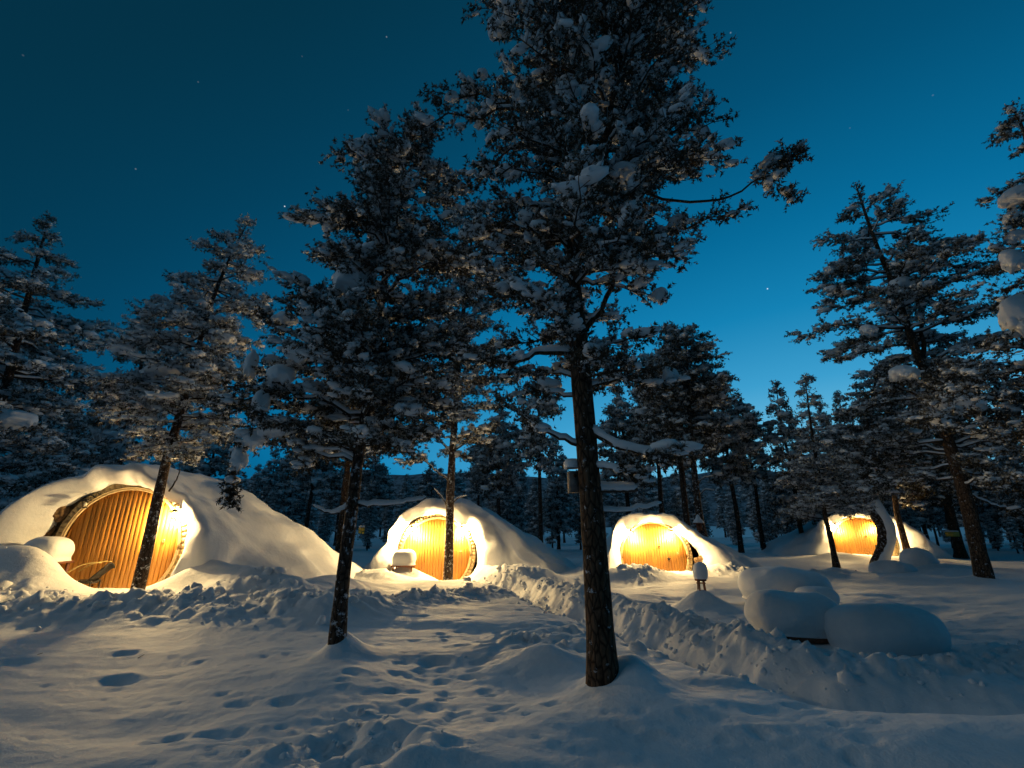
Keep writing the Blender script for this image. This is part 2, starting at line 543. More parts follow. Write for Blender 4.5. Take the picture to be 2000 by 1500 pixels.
def ground_h(x, y):
    x = np.asarray(x, float); y = np.asarray(y, float)
    z = base_h(x, y)
    near = np.exp(-np.maximum(0, np.hypot(x, y - 8) - 14) / 10)
    z = z + .16 * fbm2(x * .33 + 3, y * .45 + 8, 3)
    z = z + near * (.05 * fbm2(x * .9 + 31, y * 1.6 + 5, 2) + .020 * fbm2(x * 2.6, y * 4.6, 3) + .008 * fbm2(x * 9, y * 12, 2))
    far = np.clip((np.hypot(x, y) - 45) / 200, 0, 1)
    z = z + far * 5 * fbm2(x * .01 + 2, y * .01, 2)
    for bx, by, rx, ry, hh in BUMPS:
        z = z + hh * np.exp(-(((x - bx) / rx) ** 2 + ((y - by) / ry) ** 2))
    lump = np.abs(fbm2(x * 2.6 + 40, y * 2.6 + 12, 4, .55)) * 1.5 + .55 * np.maximum(0, fbm2(x * 7.5, y * 7.5 + 3, 3, .6))
    rough = np.zeros_like(z)
    for P, w in ((BANK_L, .62), (BANK_R, .55), (BANK_F, .7)):
        d, hh, _ = poly_dist(x + .35 * fbm2(x * .7, y * .7 + 50, 2), y + .3 * fbm2(x * .8 + 9, y * .8, 2), P)
        g = np.exp(-(d / w) ** 2)
        z = z + hh * g * (.72 + .5 * fbm2(x * 1.1 + 77, y * 1.1, 2))
        rough = np.maximum(rough, g)
    for bx, by, r in ((-5.3, 10.6, .9), (.2, 16.4, 1.3), (-4.6, 16.5, .8), (4.4, 17.2, 1.0), (.3, 8.1, .8), (-1.4, 4.5, .8), (1.3, 8.9, .7), (8, 18, 1.2)):
        rough = np.maximum(rough, .75 * np.exp(-((x - bx) ** 2 + (y - by) ** 2) / r ** 2))
    z = z + rough * (.17 * lump - .06 + .045 * np.maximum(0, vn2(x * 11 + 3, y * 11)) * 2 + .03 * vn2(x * 19, y * 19 + 8))
    d, dep, side = poly_dist(x + .12 * fbm2(x * 1.3 + 5, y * 1.3, 2), y + .12 * fbm2(x * 1.3, y * 1.3 + 25, 2), PATH)
    w = 1 / (1 + np.exp(np.minimum(60, (d - .36 - .16 * fbm2(x * 1.9, y * 1.9, 3)) / .085)))
    z = z - w * (dep + .75 * rough * .25) + w * .05 * fbm2(x * 5, y * 5, 2)
    # scallops left by the shovel on the trench wall
    edge = np.exp(-((d - .48) / .16) ** 2)
    z = z - edge * .06 * np.abs(fbm2(x * 1.5 + 60, y * 1.5, 3)) * 2
    wx, wy = x + .07 * fbm2(x * 5 + 13, y * 5, 3), y + .07 * fbm2(x * 5, y * 5 + 71, 3)
    for bx, by, rx, ry, dp in DIPS:
        k = (np.abs(x - bx) < 3 * rx) & (np.abs(y - by) < 3 * ry)
        if k.any():
            q = ((wx[k] - bx) / rx) ** 2 + ((wy[k] - by) / ry) ** 2
            z[k] += -dp * np.exp(-q ** 2) + dp * .22 * np.exp(-((np.sqrt(q) - 1.35) / .4) ** 2)
    return z


def gz(x, y):
    return float(ground_h(np.array([float(x)]), np.array([float(y)]))[0])


def axis(lo, hi, step, end_lo, end_hi, g):
    core = list(np.arange(lo, hi, step))
    s, v, up = step, core[-1], []
    while v < end_hi:
        s *= g; v += s; up.append(v)
    s, v, dn = step, core[0], []
    while v > end_lo:
        s *= g; v -= s; dn.append(v)
    return np.array(dn[::-1] + core + up)


def build_ground():
    xs = axis(-10.5, 9.5, .049, -700, 700, 1.06)
    ya = list(np.arange(2.6, 11, .043)); s = .043
    while ya[-1] < 34:
        s *= 1.0105; ya.append(ya[-1] + s)
    while ya[-1] < 900:
        s *= 1.09; ya.append(ya[-1] + s)
    s = .05; yb = [2.55]
    while yb[-1] > -200:
        s *= 1.16; yb.append(yb[-1] - s)
    ys = np.array(yb[::-1] + ya)
    X, Y = np.meshgrid(xs, ys)
    Z = ground_h(X.ravel(), Y.ravel())
    V = np.stack([X.ravel(), Y.ravel(), Z], 1)
    nx, ny = len(xs), len(ys)
    i = np.arange(ny - 1)[:, None] * nx; j = np.arange(nx - 1)[None]
    Q = np.stack([i + j, i + j + 1, i + nx + j + 1, i + nx + j], -1).reshape(-1, 4)
    print('ground', nx, ny, len(Q))
    tag(MB().add(V, Q).build('snow_ground', M_SNOW), 'deep trodden snow with a shovelled path and lumpy banks', kind='structure')


build_ground()


def build_chunks():
    """crumbs and broken clods of snow thrown up along the banks and the path"""
    rng = np.random.default_rng(23)
    pts = []
    for P, n, sp in ((BANK_L, 620, .40), (BANK_R, 460, .45), (BANK_F, 80, .5), ([(a + .45, b + .1, c) for a, b, c in PATH[1:8]], 260, .16), ([(a - .45, b - .1, c) for a, b, c in PATH[1:8]], 220, .2)):
        P = np.array(P); L = np.hypot(*np.diff(P[:, :2], axis=0).T); t = rng.random(n) * L.sum(); c = np.concatenate([[0], np.cumsum(L)])
        pts.append(np.stack([np.interp(t, c, P[:, 0]), np.interp(t, c, P[:, 1])], 1) + rng.normal(0, sp, (n, 2)))
    for bx, by, r, n in ((-5.3, 10.6, .8, 90), (.2, 16.4, 1.0, 90), (-1.4, 4.5, .6, 36), (.3, 8.1, .7, 30), (4.4, 17.2, .8, 70), (-10.5, 10.4, .7, 12)):
        pts.append(np.array([bx, by]) + rng.normal(0, r * .6, (n, 2)))
    p = np.concatenate(pts); p = p[p[:, 1] > 3.5]
    z = ground_h(p[:, 0], p[:, 1])
    r = np.minimum(.010 + .016 * rng.pareto(2.0, len(p)), .11)
    mb = MB()
    for lo, hi, ico in ((0, .03, ICO0), (.03, 1, ICO1)):
        k = (r >= lo) & (r < hi)
        S = r[k, None] * rng.uniform(.7, 1.35, (k.sum(), 3))
        blobs(mb, np.stack([p[k, 0], p[k, 1], z[k] - r[k] * .05], 1), S, rng, ico, .5)
    o = mb.build('snow_crumbs', M_SNOW)
    tag(o, 'loose crumbs and clods of snow along the shovelled banks', 'snow', kind='stuff')


build_chunks()


def build_hill(name, Y, pts, label):
    """a far fell: a ridge with depth, its crest given as (x, height)"""
    p = np.array(pts); xs = np.linspace(p[0, 0], p[-1, 0], 160)
    hs = np.interp(xs, p[:, 0], p[:, 1]) + 5 * fbm2(xs * .012, xs * 0 + Y, 4)
    prof = [(-1.0, 0), (-.6, .35), (-.3, .72), (-.08, .97), (.1, 1), (.5, .6), (1.0, 0)]
    V = np.array([[(x, Y + 180 * a, h * b + 3 * b * vn2(np.array([x * .05]), np.array([a * 9.]))[0] - 2) for x, h in zip(xs, hs)] for a, b in prof])
    n = len(xs); V = V.reshape(-1, 3)
    i = np.arange(len(prof) - 1)[:, None] * n; j = np.arange(n - 1)[None]
    Q = np.stack([i + j, i + j + 1, i + n + j + 1, i + n + j], -1).reshape(-1, 4)
    tag(MB().add(V, Q).build(name, M_HILL), label, kind='structure')


build_hill('hill', 620, [(-1000, 45), (-500, 62), (-250, 68), (-40, 74), (90, 62), (240, 72), (330, 76), (480, 60), (800, 66), (1100, 40)], 'low wooded fell on the horizon')


# ------------------------------------------------------------------ huts under the snow
def clip_circle(x0, x1, r):
    def h(x):
        return math.sqrt(max(0, r * r - x * x))
    return h(x0), h(x1)


def make_lamp(hut, x, z, lit, power):
    b = MB(); y = -.29
    b.add(*tube([(x, -.02, z + .12), (x, -.10, z + .20), (x, y + .04, z + .21), (x, y, z + .17), (x, y, z + .10)], .011, 6))
    box(b, (x, -.025, z + .12), (.05, .03, .16))
    th = np.arange(8) / 8 * 2 * math.pi
    for zz, r0, r1, hh in ((z + .045, .125, .03, .07), (z - .125, .05, .05, .025)):
        v = [(x + r0 * math.cos(a), y + r0 * math.sin(a), zz) for a in th] + [(x + r1 * math.cos(a), y + r1 * math.sin(a), zz + hh) for a in th]
        b.add(v, quads=[(k, (k + 1) % 8, 8 + (k + 1) % 8, 8 + k) for k in range(8)] + [(0, 7, 6, 1), (1, 6, 5, 2), (2, 5, 4, 3), (8, 9, 14, 15), (9, 10, 13, 14), (10, 11, 12, 13)])
    for a in range(4):
        q = a * math.pi / 2 + .78
        b.add(*tube([(x + .048 * math.cos(q), y + .048 * math.sin(q), z - .10), (x + .075 * math.cos(q), y + .075 * math.sin(q), z + .05)], .004, 4))
    o = b.build('wall_lamp', M_IRON, hut, smooth=False)
    V, F = ICO2
    MB().add(V * np.array([.036, .036, .055]) + np.array([x, y, z - .03]), tris=F).build('bulb', M_LIT if lit else M_UNLIT, o)
    if lit:
        ld = bpy.data.lights.new('lamp_light', 'POINT'); ld.energy = power; ld.color = LAMP_COLOR; ld.shadow_soft_size = .06
        lo = bpy.data.objects.new('lamp_light', ld); COL.objects.link(lo); lo.parent = o; lo.location = (x, y, z - .03)


def make_hut(i, h, label, dome, op, lamps, turf=None):
    """local frame: wall centre at the origin, wall in the xz plane, front towards -y"""
    root = empty('snow_hut', h['c'], math.radians(h['rot']))
    root.scale = (h['s'],) * 3
    tag(root, label, 'hut', 'snow-covered huts with round wooden fronts')
    RW, RO = 1.42, 1.64
    # boards of the round wall
    nb = 24
    w = 2 * RW / nb
    rr = random.Random(i)
    for k in range(nb):
        x0 = -RW + k * w + .005; x1 = x0 + w - .010
        h0, h1 = clip_circle(x0, x1, RW)
        pr = rr.uniform(-.006, .006)
        xm = (x0 + x1) / 2
        hm = clip_circle(xm, xm, RW)[0]
        prof = [(x0, .012), (x0 + .010, 0), (x1 - .010, 0), (x1, .012), (x1, .035), (x0, .035)]
        V = []
        for (x, y) in prof:
            hx = h0 + (h1 - h0) * (x - x0) / (x1 - x0)
            V.append((x - xm, y + pr, -hx))
        for (x, y) in prof:
            hx = h0 + (h1 - h0) * (x - x0) / (x1 - x0)
            V.append((x - xm, y + pr, hx))
        n = 6
        MB().add(V, quads=[(a, (a + 1) % n, n + (a + 1) % n, n + a) for a in range(n)] + [(6, 7, 8, 9), (6, 9, 10, 11), (3, 2, 1, 0), (5, 4, 3, 0)]).build('plank', M_WOOD, root, smooth=False, loc=(xm, 0, 0))
    # dark backing behind the joints
    th = np.linspace(0, 2 * math.pi, 49)[:-1]
    MB().add([(RW * 1.02 * math.cos(a), .06, RW * 1.02 * math.sin(a)) for a in th] + [(0, .06, 0)], tris=[(k, (k + 1) % 48, 48) for k in range(48)]).build('backing', M_DARKWOOD, root)
    # ring of short boards set round the wall
    ns = 72
    da = 2 * math.pi / ns
    sm = MB(); g = .05
    V = []
    for (r, hw) in ((RW + .035, (RW + .035) * da / 2 * .94), (RO, RO * da / 2 * .94)):
        V += [(r, -hw), (r, hw)]
    V3 = [(x, yy, z) for yy in (-.05, .05) for (x, z) in (V[0], V[1], V[3], V[2])]
    sm.add(V3, quads=[(0, 1, 2, 3), (7, 6, 5, 4), (0, 4, 5, 1), (1, 5, 6, 2), (2, 6, 7, 3), (3, 7, 4, 0)])
    sme = sm.mesh('stave', False); sme.materials.append(M_STAVE)
    for k in range(ns):
        a = k * da
        if math.sin(a) < -.75:
            continue
        o = bpy.data.objects.new('stave', sme); COL.objects.link(o); o.parent = root
        o.rotation_euler = (0, -a, 0); o.location = (0, rr.uniform(-.012, .012), 0)
    # double rim between boards and ring
    for (r, y, rad) in ((RW + .012, -.055, .026), (RW + .055, -.075, .018)):
        p = [(r * math.cos(a), y, r * math.sin(a)) for a in np.linspace(-1.2, math.pi + 1.2, 70)]
        MB().add(*tube(p, rad, 6)).build('rim', M_TRIM, root)
    # iron star-shaped handle plate with a ring
    for (hx, hz, s) in ((.62, -.12, .085),) + (((.25, .42, .05),) if i in (2, 3) else ()):
        m = MB()
        for k in range(5):
            a = k * 2 * math.pi / 5 + .3
            m.add(*tube([(hx, -.02, hz), (hx + s * math.cos(a) * .6, -.022, hz + s * math.sin(a) * .6), (hx + s * math.cos(a), -.018, hz + s * math.sin(a))], [.035 * s / .085, .022 * s / .085, .006], 6))
        m.add(*tube([(hx + .04 * math.cos(a), -.05, hz - .05 + .05 * math.sin(a)) for a in np.linspace(0, 6.28, 14)], .007, 5))
        m.build('door_handle', M_IRON, root)
    m = MB()
    m.add(*tube([(1.02 + .03 * math.cos(a), -.02, .12 + .035 * math.sin(a)) for a in np.linspace(0, 6.28, 12)], .009, 5)).build('key_ring', M_TRIM, root)
    # sill at the foot
    m = MB(); box(m, (0, -.09, -RW * .80), (1.7, .16, .05)); m.build('sill', M_STAVE, root, smooth=False)
    for (x, z, lit) in lamps:
        make_lamp(root, x, z, lit, LAMP_POWER[i])
    # the snow that buries the hut: lofted from the opening round the wall, over a thick lip, to the ground all round
    nphi = 150
    phi = np.radians(np.linspace(-128, 128, nphi))
    sgn = np.where(phi < 0, 0, 1)
    dg = np.degrees(phi)
    oa = np.array(op)
    ro = np.interp(dg, oa[:, 0], oa[:, 1]) + .10 * fbm2(phi * 3.2 + 3 * i, phi * 0 + i, 3)
    Wl, Wr, Hh, p, zg, back, xo = dome
    ph2 = phi * 90 / 128

    def dm(f, g):
        W = np.where(sgn == 0, Wl, Wr) * f
        e = 2 / p
        return np.stack([xo * np.cos(ph2) ** 2 + W * np.sign(np.sin(ph2)) * np.abs(np.sin(ph2)) ** e, zg - .35 + (Hh + .35) * g * np.abs(np.cos(ph2)) ** e], 1)

    def ci(r):
        return np.stack([r * np.sin(phi), r * np.cos(phi)], 1)

    def mixl(a, b, t):
        return a * (1 - t) + b * t
    sd_ = np.clip((np.abs(dg) - 40) / 60, 0, 1); sd_ = sd_ * sd_ * (3 - 2 * sd_)
    tp_ = np.clip(1 - np.abs(dg) / 60, 0, 1)
    lw = 1 + .5 * fbm2(phi * 2.1 + 9 * i, phi * 0 + 3, 2)
    loops = [(ci(ro), .10), (ci(ro + .04), -.10 - .05 * sd_ - .12 * tp_), (ci(ro + .17 * lw), -.26 - .14 * sd_ - .2 * tp_), (ci(ro + .42 * lw), -.42 - .42 * sd_ - .2 * tp_),
             (mixl(ci(ro + .72 * lw), dm(.75, .9), .3), -.34 - .75 * sd_ - .05 * tp_), (mixl(ci(ro + .85), dm(.84, .95), .68), .30 - .55 * sd_), (dm(.93, .985), 1.2 - .3 * sd_),
             (dm(1, 1), back * .42), (dm(1.0, .93), back * .62), (dm(.92, .68), back * .82), (dm(.75, .3), back * .95), (dm(.5, -.05), back * 1.05)]
    K = np.array([np.stack([q[:, 0], np.broadcast_to(y, (nphi,)), q[:, 1]], 1) for q, y in loops])
    ns_ = 80
    S = spline(K.reshape(len(loops), -1), ns_).reshape(ns_, nphi, 3)
    P = S.reshape(-1, 3)
    amp = np.repeat(np.interp(np.arange(ns_), [0, 6, 14, 30, ns_ - 1], [.02, .12, .28, .42, .45]), nphi)
    ctr = P - np.array([0, 2.0, -1.0]); ctr /= np.linalg.norm(ctr, axis=1)[:, None]
    P = P + ctr * (amp * fbm3(P * .75 + 11 * i, 3))[:, None] + ctr * (.06 * fbm3(P * np.array([2.2, 2.2, 3.6]) + 4 * i, 3))[:, None]
    a = np.arange(ns_ - 1)[:, None] * nphi; j = np.arange(nphi - 1)[None]
    Q = np.stack([a + j, a + nphi + j, a + nphi + j + 1, a + j + 1], -1).reshape(-1, 4)
    MB().add(P, Q).build('snow_cover', M_SNOWSOFT, root)
    # body of the hut under the snow (turf and stone), seen where the snow has fallen away
    th = np.linspace(-2.1, 2.1, 60)
    V = []
    for y in (.075, .3, .8):
        for a in th:
            r = (1.66 + (.35 if i == 0 and -1.9 < a < -.75 else 0)) + (.06 * vn2(np.array([a * 4 + i * 3]), np.array([y * 2.]))[0]) - (.35 if y > .5 else 0)
            V.append((r * math.sin(a), y, r * math.cos(a)))
    V += [((RW + .02) * math.sin(a), .075, (RW + .02) * math.cos(a)) for a in th]
    n = 60
    q = [(k, k + 1, n + k + 1, n + k) for k in range(n - 1)] + [(n + k, n + k + 1, 2 * n + k + 1, 2 * n + k) for k in range(n - 1)] + [(3 * n + k, 3 * n + k + 1, k + 1, k) for k in range(n - 1)]
    V = np.array(V); V = V + .05 * np.stack([fbm3(V * 4 + 1), .5 * fbm3(V * 4 + 20), fbm3(V * 4 + 40)], 1)
    V[:, 1] = np.maximum(V[:, 1], .055)
    MB().add(V, q).build('turf_wall', M_TURF, root)
    if turf:
        m = MB()
        V, F = ICO3
        for (x, y, z, sx, sy, sz) in turf:
            W = V * np.array([sx, sy, sz]) * (1 + .5 * fbm3(V * 2.2 + x, 3))[:, None] + np.array([x, y, z])
            m.add(W, tris=F)
        m.build('exposed_rock', M_TURF, root)
    return root


OP = [[(-128, 1.72), (0, 1.60), (128, 1.72)] for _ in range(4)]
OP[0] = [(-128, 1.66), (-85, 1.86), (-62, 1.95), (-48, 1.80), (-30, 1.62), (-5, 1.53), (30, 1.50), (55, 1.56), (80, 1.62), (128, 1.6)]
OP[1] = [(-128, 1.6), (-70, 1.66), (-45, 1.74), (-20, 1.62), (0, 1.58), (40, 1.56), (70, 1.68), (90, 1.76), (128, 1.7)]
OP[2] = [(-128, 1.5), (-70, 1.50), (-40, 1.48), (0, 1.46), (40, 1.5), (70, 1.62), (88, 1.95), (105, 1.8), (128, 1.6)]
OP[3] = [(-128, 1.6), (-60, 1.58), (0, 1.5), (40, 1.5), (80, 1.7), (128, 1.6)]
hut_specs = [
    ('largest snow hut at far left with one unlit lantern and brown turf showing', (5.6, 5.4, 3.35, 1.2, -1.2, 8.5, -.2), [(1.30, .80, True), (-.92, 1.06, False)],
     [(-2.15, .02, .35, .35, .18, .40), (-2.6, -.02, -.02, .45, .2, .30), (-3.1, -.02, -.15, .4, .2, .2), (-1.75, .0, .85, .25, .12, .25)]),
    ('snow hut with a pointed snow roof and a slim pine before its round door', (4.4, 7.0, 3.45, 1.1, -1.1, 8, .9), [(1.06, 1.02, True), (-1.04, 1.02, True)], None),
    ('snow hut right of the thick pine, its round door half buried', (3.9, 6.6, 2.85, 1.2, -1.1, 8, .1), [(.80, 1.02, True), (-.98, 1.0, True)], [(1.95, -.12, -.18, .26, .14, .2)]),
    ('farthest snow hut behind the bent snowy trunk', (5.4, 5.2, 2.75, 1.3, -1.0, 8, .3), [(.78, .95, True), (-1.2, .98, True)], None)]
for i, (h, (lb, dm_, lamps, turf)) in enumerate(zip(HUTS, hut_specs)):
    make_hut(i, h, lb, dm_, OP[i], lamps, turf)


# ------------------------------------------------------------------ trees
def needles(mb, P, D, L, K, nl, nw, frost, rng):
    n = len(P)
    ref = np.where(np.abs(D[:, 2:3]) < .9, np.array([[0, 0, 1.0]]), np.array([[1.0, 0, 0]]))
    A = np.cross(D, ref); A /= np.linalg.norm(A, axis=1)[:, None]
    B = np.cross(D, A)
    t = rng.random((n, K)) ** .8
    an = rng.random((n, K)) * 2 * math.pi
    rad = A[:, None] * np.cos(an)[..., None] + B[:, None] * np.sin(an)[..., None]
    dn = D[:, None] * rng.uniform(.25, 1.0, (n, K))[..., None] + rad
    dn /= np.linalg.norm(dn, axis=2)[..., None]
    b = P[:, None] + D[:, None] * (t * L[:, None])[..., None]
    tip = b + dn * (nl * rng.uniform(.6, 1.2, (n, K)))[..., None]
    wv = np.cross(dn, rng.normal(size=(n, K, 3))); wv /= np.linalg.norm(wv, axis=2)[..., None] + 1e-9
    wv = wv * (nw * rng.uniform(.7, 1.9, (n, K)))[..., None] / 2
    V = np.stack([b - wv, b + wv, tip + dn * nl * .12], 2).reshape(-1, 3)
    q = np.arange(n * K)[:, None] * 3 + np.arange(3)[None]
    fr = np.clip(frost[:, None] + .38 * dn[..., 2] + rng.normal(0, .12, (n, K)), 0, 1)
    mb.add(V, tris=q, attr=np.repeat(fr.ravel(), 3))


def grow(seed, T, r0, r1, Lo, Ro, nb, slope=(-.2, .35), depth=.8, tw=.5, shoot=(0.14, 14, 0.055, 0.017), frost=.25, snow=.25, padsize=1.0, sag=.08, limbs=(),
         droop=0.0, zmin=None, objs=30, base_flare=.35, sides=14, inner=.36, twn=9, ext_k=1.06, gap=.125):
    """T: trunk points bottom to top. Lo/Ro: crown outline as (z, x). returns dict of mesh builders"""
    rng = np.random.default_rng(seed)
    out = dict(trunk=MB(), branches=[], twigs=MB(), needles=MB(), snow=MB())
    TP = spline(T, 46)
    hz = TP[:, 2] - TP[0, 2]
    f = hz / hz[-1]
    rad = r0 * (1 - f) ** .8 + r1
    rad = rad * (1 + base_flare * np.exp(-np.maximum(0, hz - .35) / .25))
    V, Q, C = tube(TP, rad, sides)
    nv = len(TP) * sides
    ax = np.repeat(TP, sides, 0)
    dv = V[:nv] - ax
    k = 1 + .16 * fbm3(V[:nv] * np.array([5, 5, 2.2]) + seed, 3)
    V[:nv] = ax + dv * k[:, None]
    out['trunk'].add(V, Q, C)
    Lo, Ro = np.array(sorted(map(tuple, Lo))), np.array(sorted(map(tuple, Ro)))
    z0, z1 = max(Lo[0, 0], Ro[0, 0]), min(Lo[-1, 0], Ro[-1, 0])
    zs_ = np.linspace(z0, z1, 200)
    tx = np.interp(zs_, TP[:, 2], TP[:, 0])
    eL = np.maximum(.12, tx - np.interp(zs_, Lo[:, 0], Lo[:, 1])); eR = np.maximum(.12, np.interp(zs_, Ro[:, 0], Ro[:, 1]) - tx)
    pdf = (eL + eR) ** 1.2 + .25; cdf = np.cumsum(pdf); cdf /= cdf[-1]
    zmin = z0 - .3 if zmin is None else zmin
    jobs = []
    for b in range(nb):
        zt = np.interp((b + rng.random()) / nb, cdf, zs_)
        th = b * 2.399 + rng.normal() * .35
        lump = float(vn2(np.array([math.cos(th) * 1.3 + seed * 3.7 + 40]), np.array([zt * .95 + math.sin(th) * 1.3 + 20]))[0])
        if lump < -gap * 1.9:
            continue
        a, l = np.interp(zt, zs_, eR), np.interp(zt, zs_, eL)
        ex = a if math.cos(th) > 0 else l
        dp = depth * .5 * (a + l)
        ext = ext_k * (1 + .32 * lump) / math.sqrt((math.cos(th) / ex) ** 2 + (math.sin(th) / dp) ** 2)
        fr = rng.uniform(.84, 1.0) if rng.random() > inner else rng.uniform(.35, .8)
        ext *= fr
        sl = rng.uniform(*slope)
        zs = min(max(zt - sl * ext, zmin), TP[-1, 2] - .02)
        s = np.array([np.interp(zs, TP[:, 2], TP[:, k]) for k in range(3)])
        ct = np.array([np.interp(zt, zs_, tx), np.interp(zt, TP[:, 2], TP[:, 1])])
        tip = np.array([ct[0] + ext * math.cos(th), ct[1] + ext * math.sin(th), zt])
        ln = np.linalg.norm(tip - s)
        m = (s + tip) / 2 + np.array([0, 0, rng.uniform(-.3, 1) * sag * ln])
        P = spline([s, m, tip], 9)
        P[1:-1] += rng.normal(0, .022 * ln, (7, 3))
        rb = .010 + .013 * ln
        jobs.append((P, np.linspace(rb, .006, 9), True, rng.random() < .75, None))
    for L in limbs:
        P = spline(L['p'], 14)
        P[1:-1] += rng.normal(0, .008 * np.linalg.norm(P[-1] - P[0]), (12, 3))
        jobs.append((P, np.linspace(L['r'][0], L['r'][1], 14), L.get('leaf', True), L.get('snow', True), L))
    SP, SD, SL, SF = [], [], [], []
    padC, padS, padY, pad2C, pad2S, pad2Y = [], [], [], [], [], []
    sizes = [np.linalg.norm(j[0][-1] - j[0][0]) * (3 if j[4] else 1) for j in jobs]
    big = set(np.argsort(sizes)[::-1][:objs])
    sl_, K, nl, nw = shoot
    for bi, (P, R, leaf, snowy, spec) in enumerate(jobs):
        mbx = MB() if bi in big else out['twigs']
        mbx.add(*tube(P, R, 6 if bi in big else 4))
        if bi in big:
            out['branches'].append(mbx)
        ln = np.sum(np.linalg.norm(np.diff(P, axis=0), axis=1))
        tg = np.gradient(P, axis=0); tg /= np.linalg.norm(tg, axis=1)[:, None]
        if snowy:
            a, e = (0, len(P)) if spec else (0, max(4, int(len(P) * .8)))
            q = P[a:e].copy(); rr = R[a:e] * 1.0 + .017 * padsize
            rr = rr * (1 + .5 * fbm3(q * 5 + bi, 2)) * (spec.get('thick', 1) if spec else 1)
            q[:, 2] += R[a:e] * .55 + rr * .45
            rr[0] *= .5; rr[-1] *= .4
            flat = 1 - np.abs(tg[a:e, 2]) ** 2
            out['snow'].add(*tube(q, rr * (.25 + .75 * flat), 6 if spec else 5, cap=bool(spec)))
        if not leaf:
            continue
        nt = max(3, int(twn * (.5 + ln * .75)))
        t0 = .25 if not spec else spec.get('t0', .35)
        for ti, t in enumerate(np.linspace(t0, 1, nt)):
            u = t * (len(P) - 1); i0 = min(int(u), len(P) - 2); fr = u - i0
            p = P[i0] * (1 - fr) + P[i0 + 1] * fr; d = tg[i0]
            sg = 1 if (ti + bi) % 2 else -1
            ang = sg * rng.uniform(.45, 1.25) if t < .97 else rng.normal() * .2
            ca, sa = math.cos(ang), math.sin(ang)
            dd = np.array([d[0] * ca - d[1] * sa, d[0] * sa + d[1] * ca, d[2] * .6 + rng.uniform(-.25, .4) - droop])
            dd /= np.linalg.norm(dd) + 1e-9
            tl = tw * rng.uniform(.45, 1) * (1 - .35 * t) * min(1, .35 + ln * .45)
            e = p + dd * tl; e[2] -= droop * tl * .5
            m = (p + e) / 2 + rng.normal(0, .06 * tl, 3)
            out['twigs'].add(*tube([p, e], [.007, .003], 3, cap=False))
            snowtw = rng.random() < snow
            nsz = max(3, int(tl / (sl_ * .5)))
            fq = np.linspace(.2, 1, nsz)[:, None]
            bb = p * (1 - fq) + e * fq + rng.normal(0, .018 + .12 * sl_, (nsz, 3))
            b2 = np.repeat(bb, 2, 0)
            sd = dd + rng.normal(0, .62, (2 * nsz, 3)) + np.array([0, 0, .18])
            sd /= np.linalg.norm(sd, axis=1)[:, None]
            SP.append(b2); SD.append(sd); SL.append(sl_ * rng.uniform(.7, 1.25, 2 * nsz)); SF.append(frost + rng.normal(0, .14, 2 * nsz) + (.22 if snowtw else 0))
            if snowtw:
                kk = rng.random(nsz) < .62
                sz = sl_ * rng.uniform(.22, .55, nsz)[kk] * padsize
                padC.append(bb[kk] + np.array([0, 0, sl_ * .30])); padS.append(np.stack([sz * 1.9, sz * .95, sz * .62], 1)); padY.append(np.full(kk.sum(), math.atan2(dd[1], dd[0])) + rng.normal(0, .35, kk.sum()))
            if snowtw and rng.random() < .30:
                sz = sl_ * rng.uniform(.6, 1.15) * padsize
                pad2C.append((p + e) / 2 + np.array([0, 0, sl_ * .38])); pad2S.append((max(sz * 1.5, tl * .42), sz * .85, sz * .5)); pad2Y.append(math.atan2(dd[1], dd[0]))
    # leader tuft
    tp = TP[-1]
    topl = sl_ * 8
    for k in range(70):
        u = rng.random() ** 1.3
        z = tp[2] - u * topl
        q = np.array([np.interp(z, TP[:, 2], TP[:, 0]), np.interp(z, TP[:, 2], TP[:, 1]), z])
        an = rng.random() * 6.28
        d = np.array([math.cos(an), math.sin(an), rng.uniform(.2, 1.4)]); d /= np.linalg.norm(d)
        SP.append((q + d * rng.random() * sl_ * (.2 + 2.2 * u))[None]); SD.append(d[None]); SL.append(np.array([sl_])); SF.append(np.array([frost + rng.normal(0, .12)]))
    SP, SD, SL, SF = [np.concatenate(q) for q in (SP, SD, SL, SF)]
    needles(out['needles'], SP, SD, SL, K, nl, nw, SF, rng)
    out['tips'] = SP
    if padC:
        padC, padS, padY = np.concatenate(padC), np.concatenate(padS), np.concatenate(padY)
        blobs(out['snow'], padC, padS, rng, ICO0, .25, padY)
    if pad2C:
        blobs(out['snow'], np.array(pad2C), np.array(pad2S), rng, ICO1 if seed in (3, 5) else ICO0, .3, np.array(pad2Y))
    return out


def snow_clump(rng, c, s):
    """a heavy cushion of snow: rounded above, ragged and dripping below"""
    V, F = ICO3
    W = V.copy()
    lo = W[:, 2] < 0
    W[lo, 2] *= .45
    n1 = fbm3(V * 1.5 + rng.random() * 40, 3)
    W = W * (1 + .38 * n1)[:, None]
    drip = np.maximum(0, fbm3(V * np.array([3.2, 3.2, .6]) + rng.random() * 40, 2)) * 1.6
    W[lo, 2] -= drip[lo] * np.clip(1 - np.hypot(V[lo, 0], V[lo, 1]) * .3, 0, 1)
    return W * np.array(s) + np.array(c), F


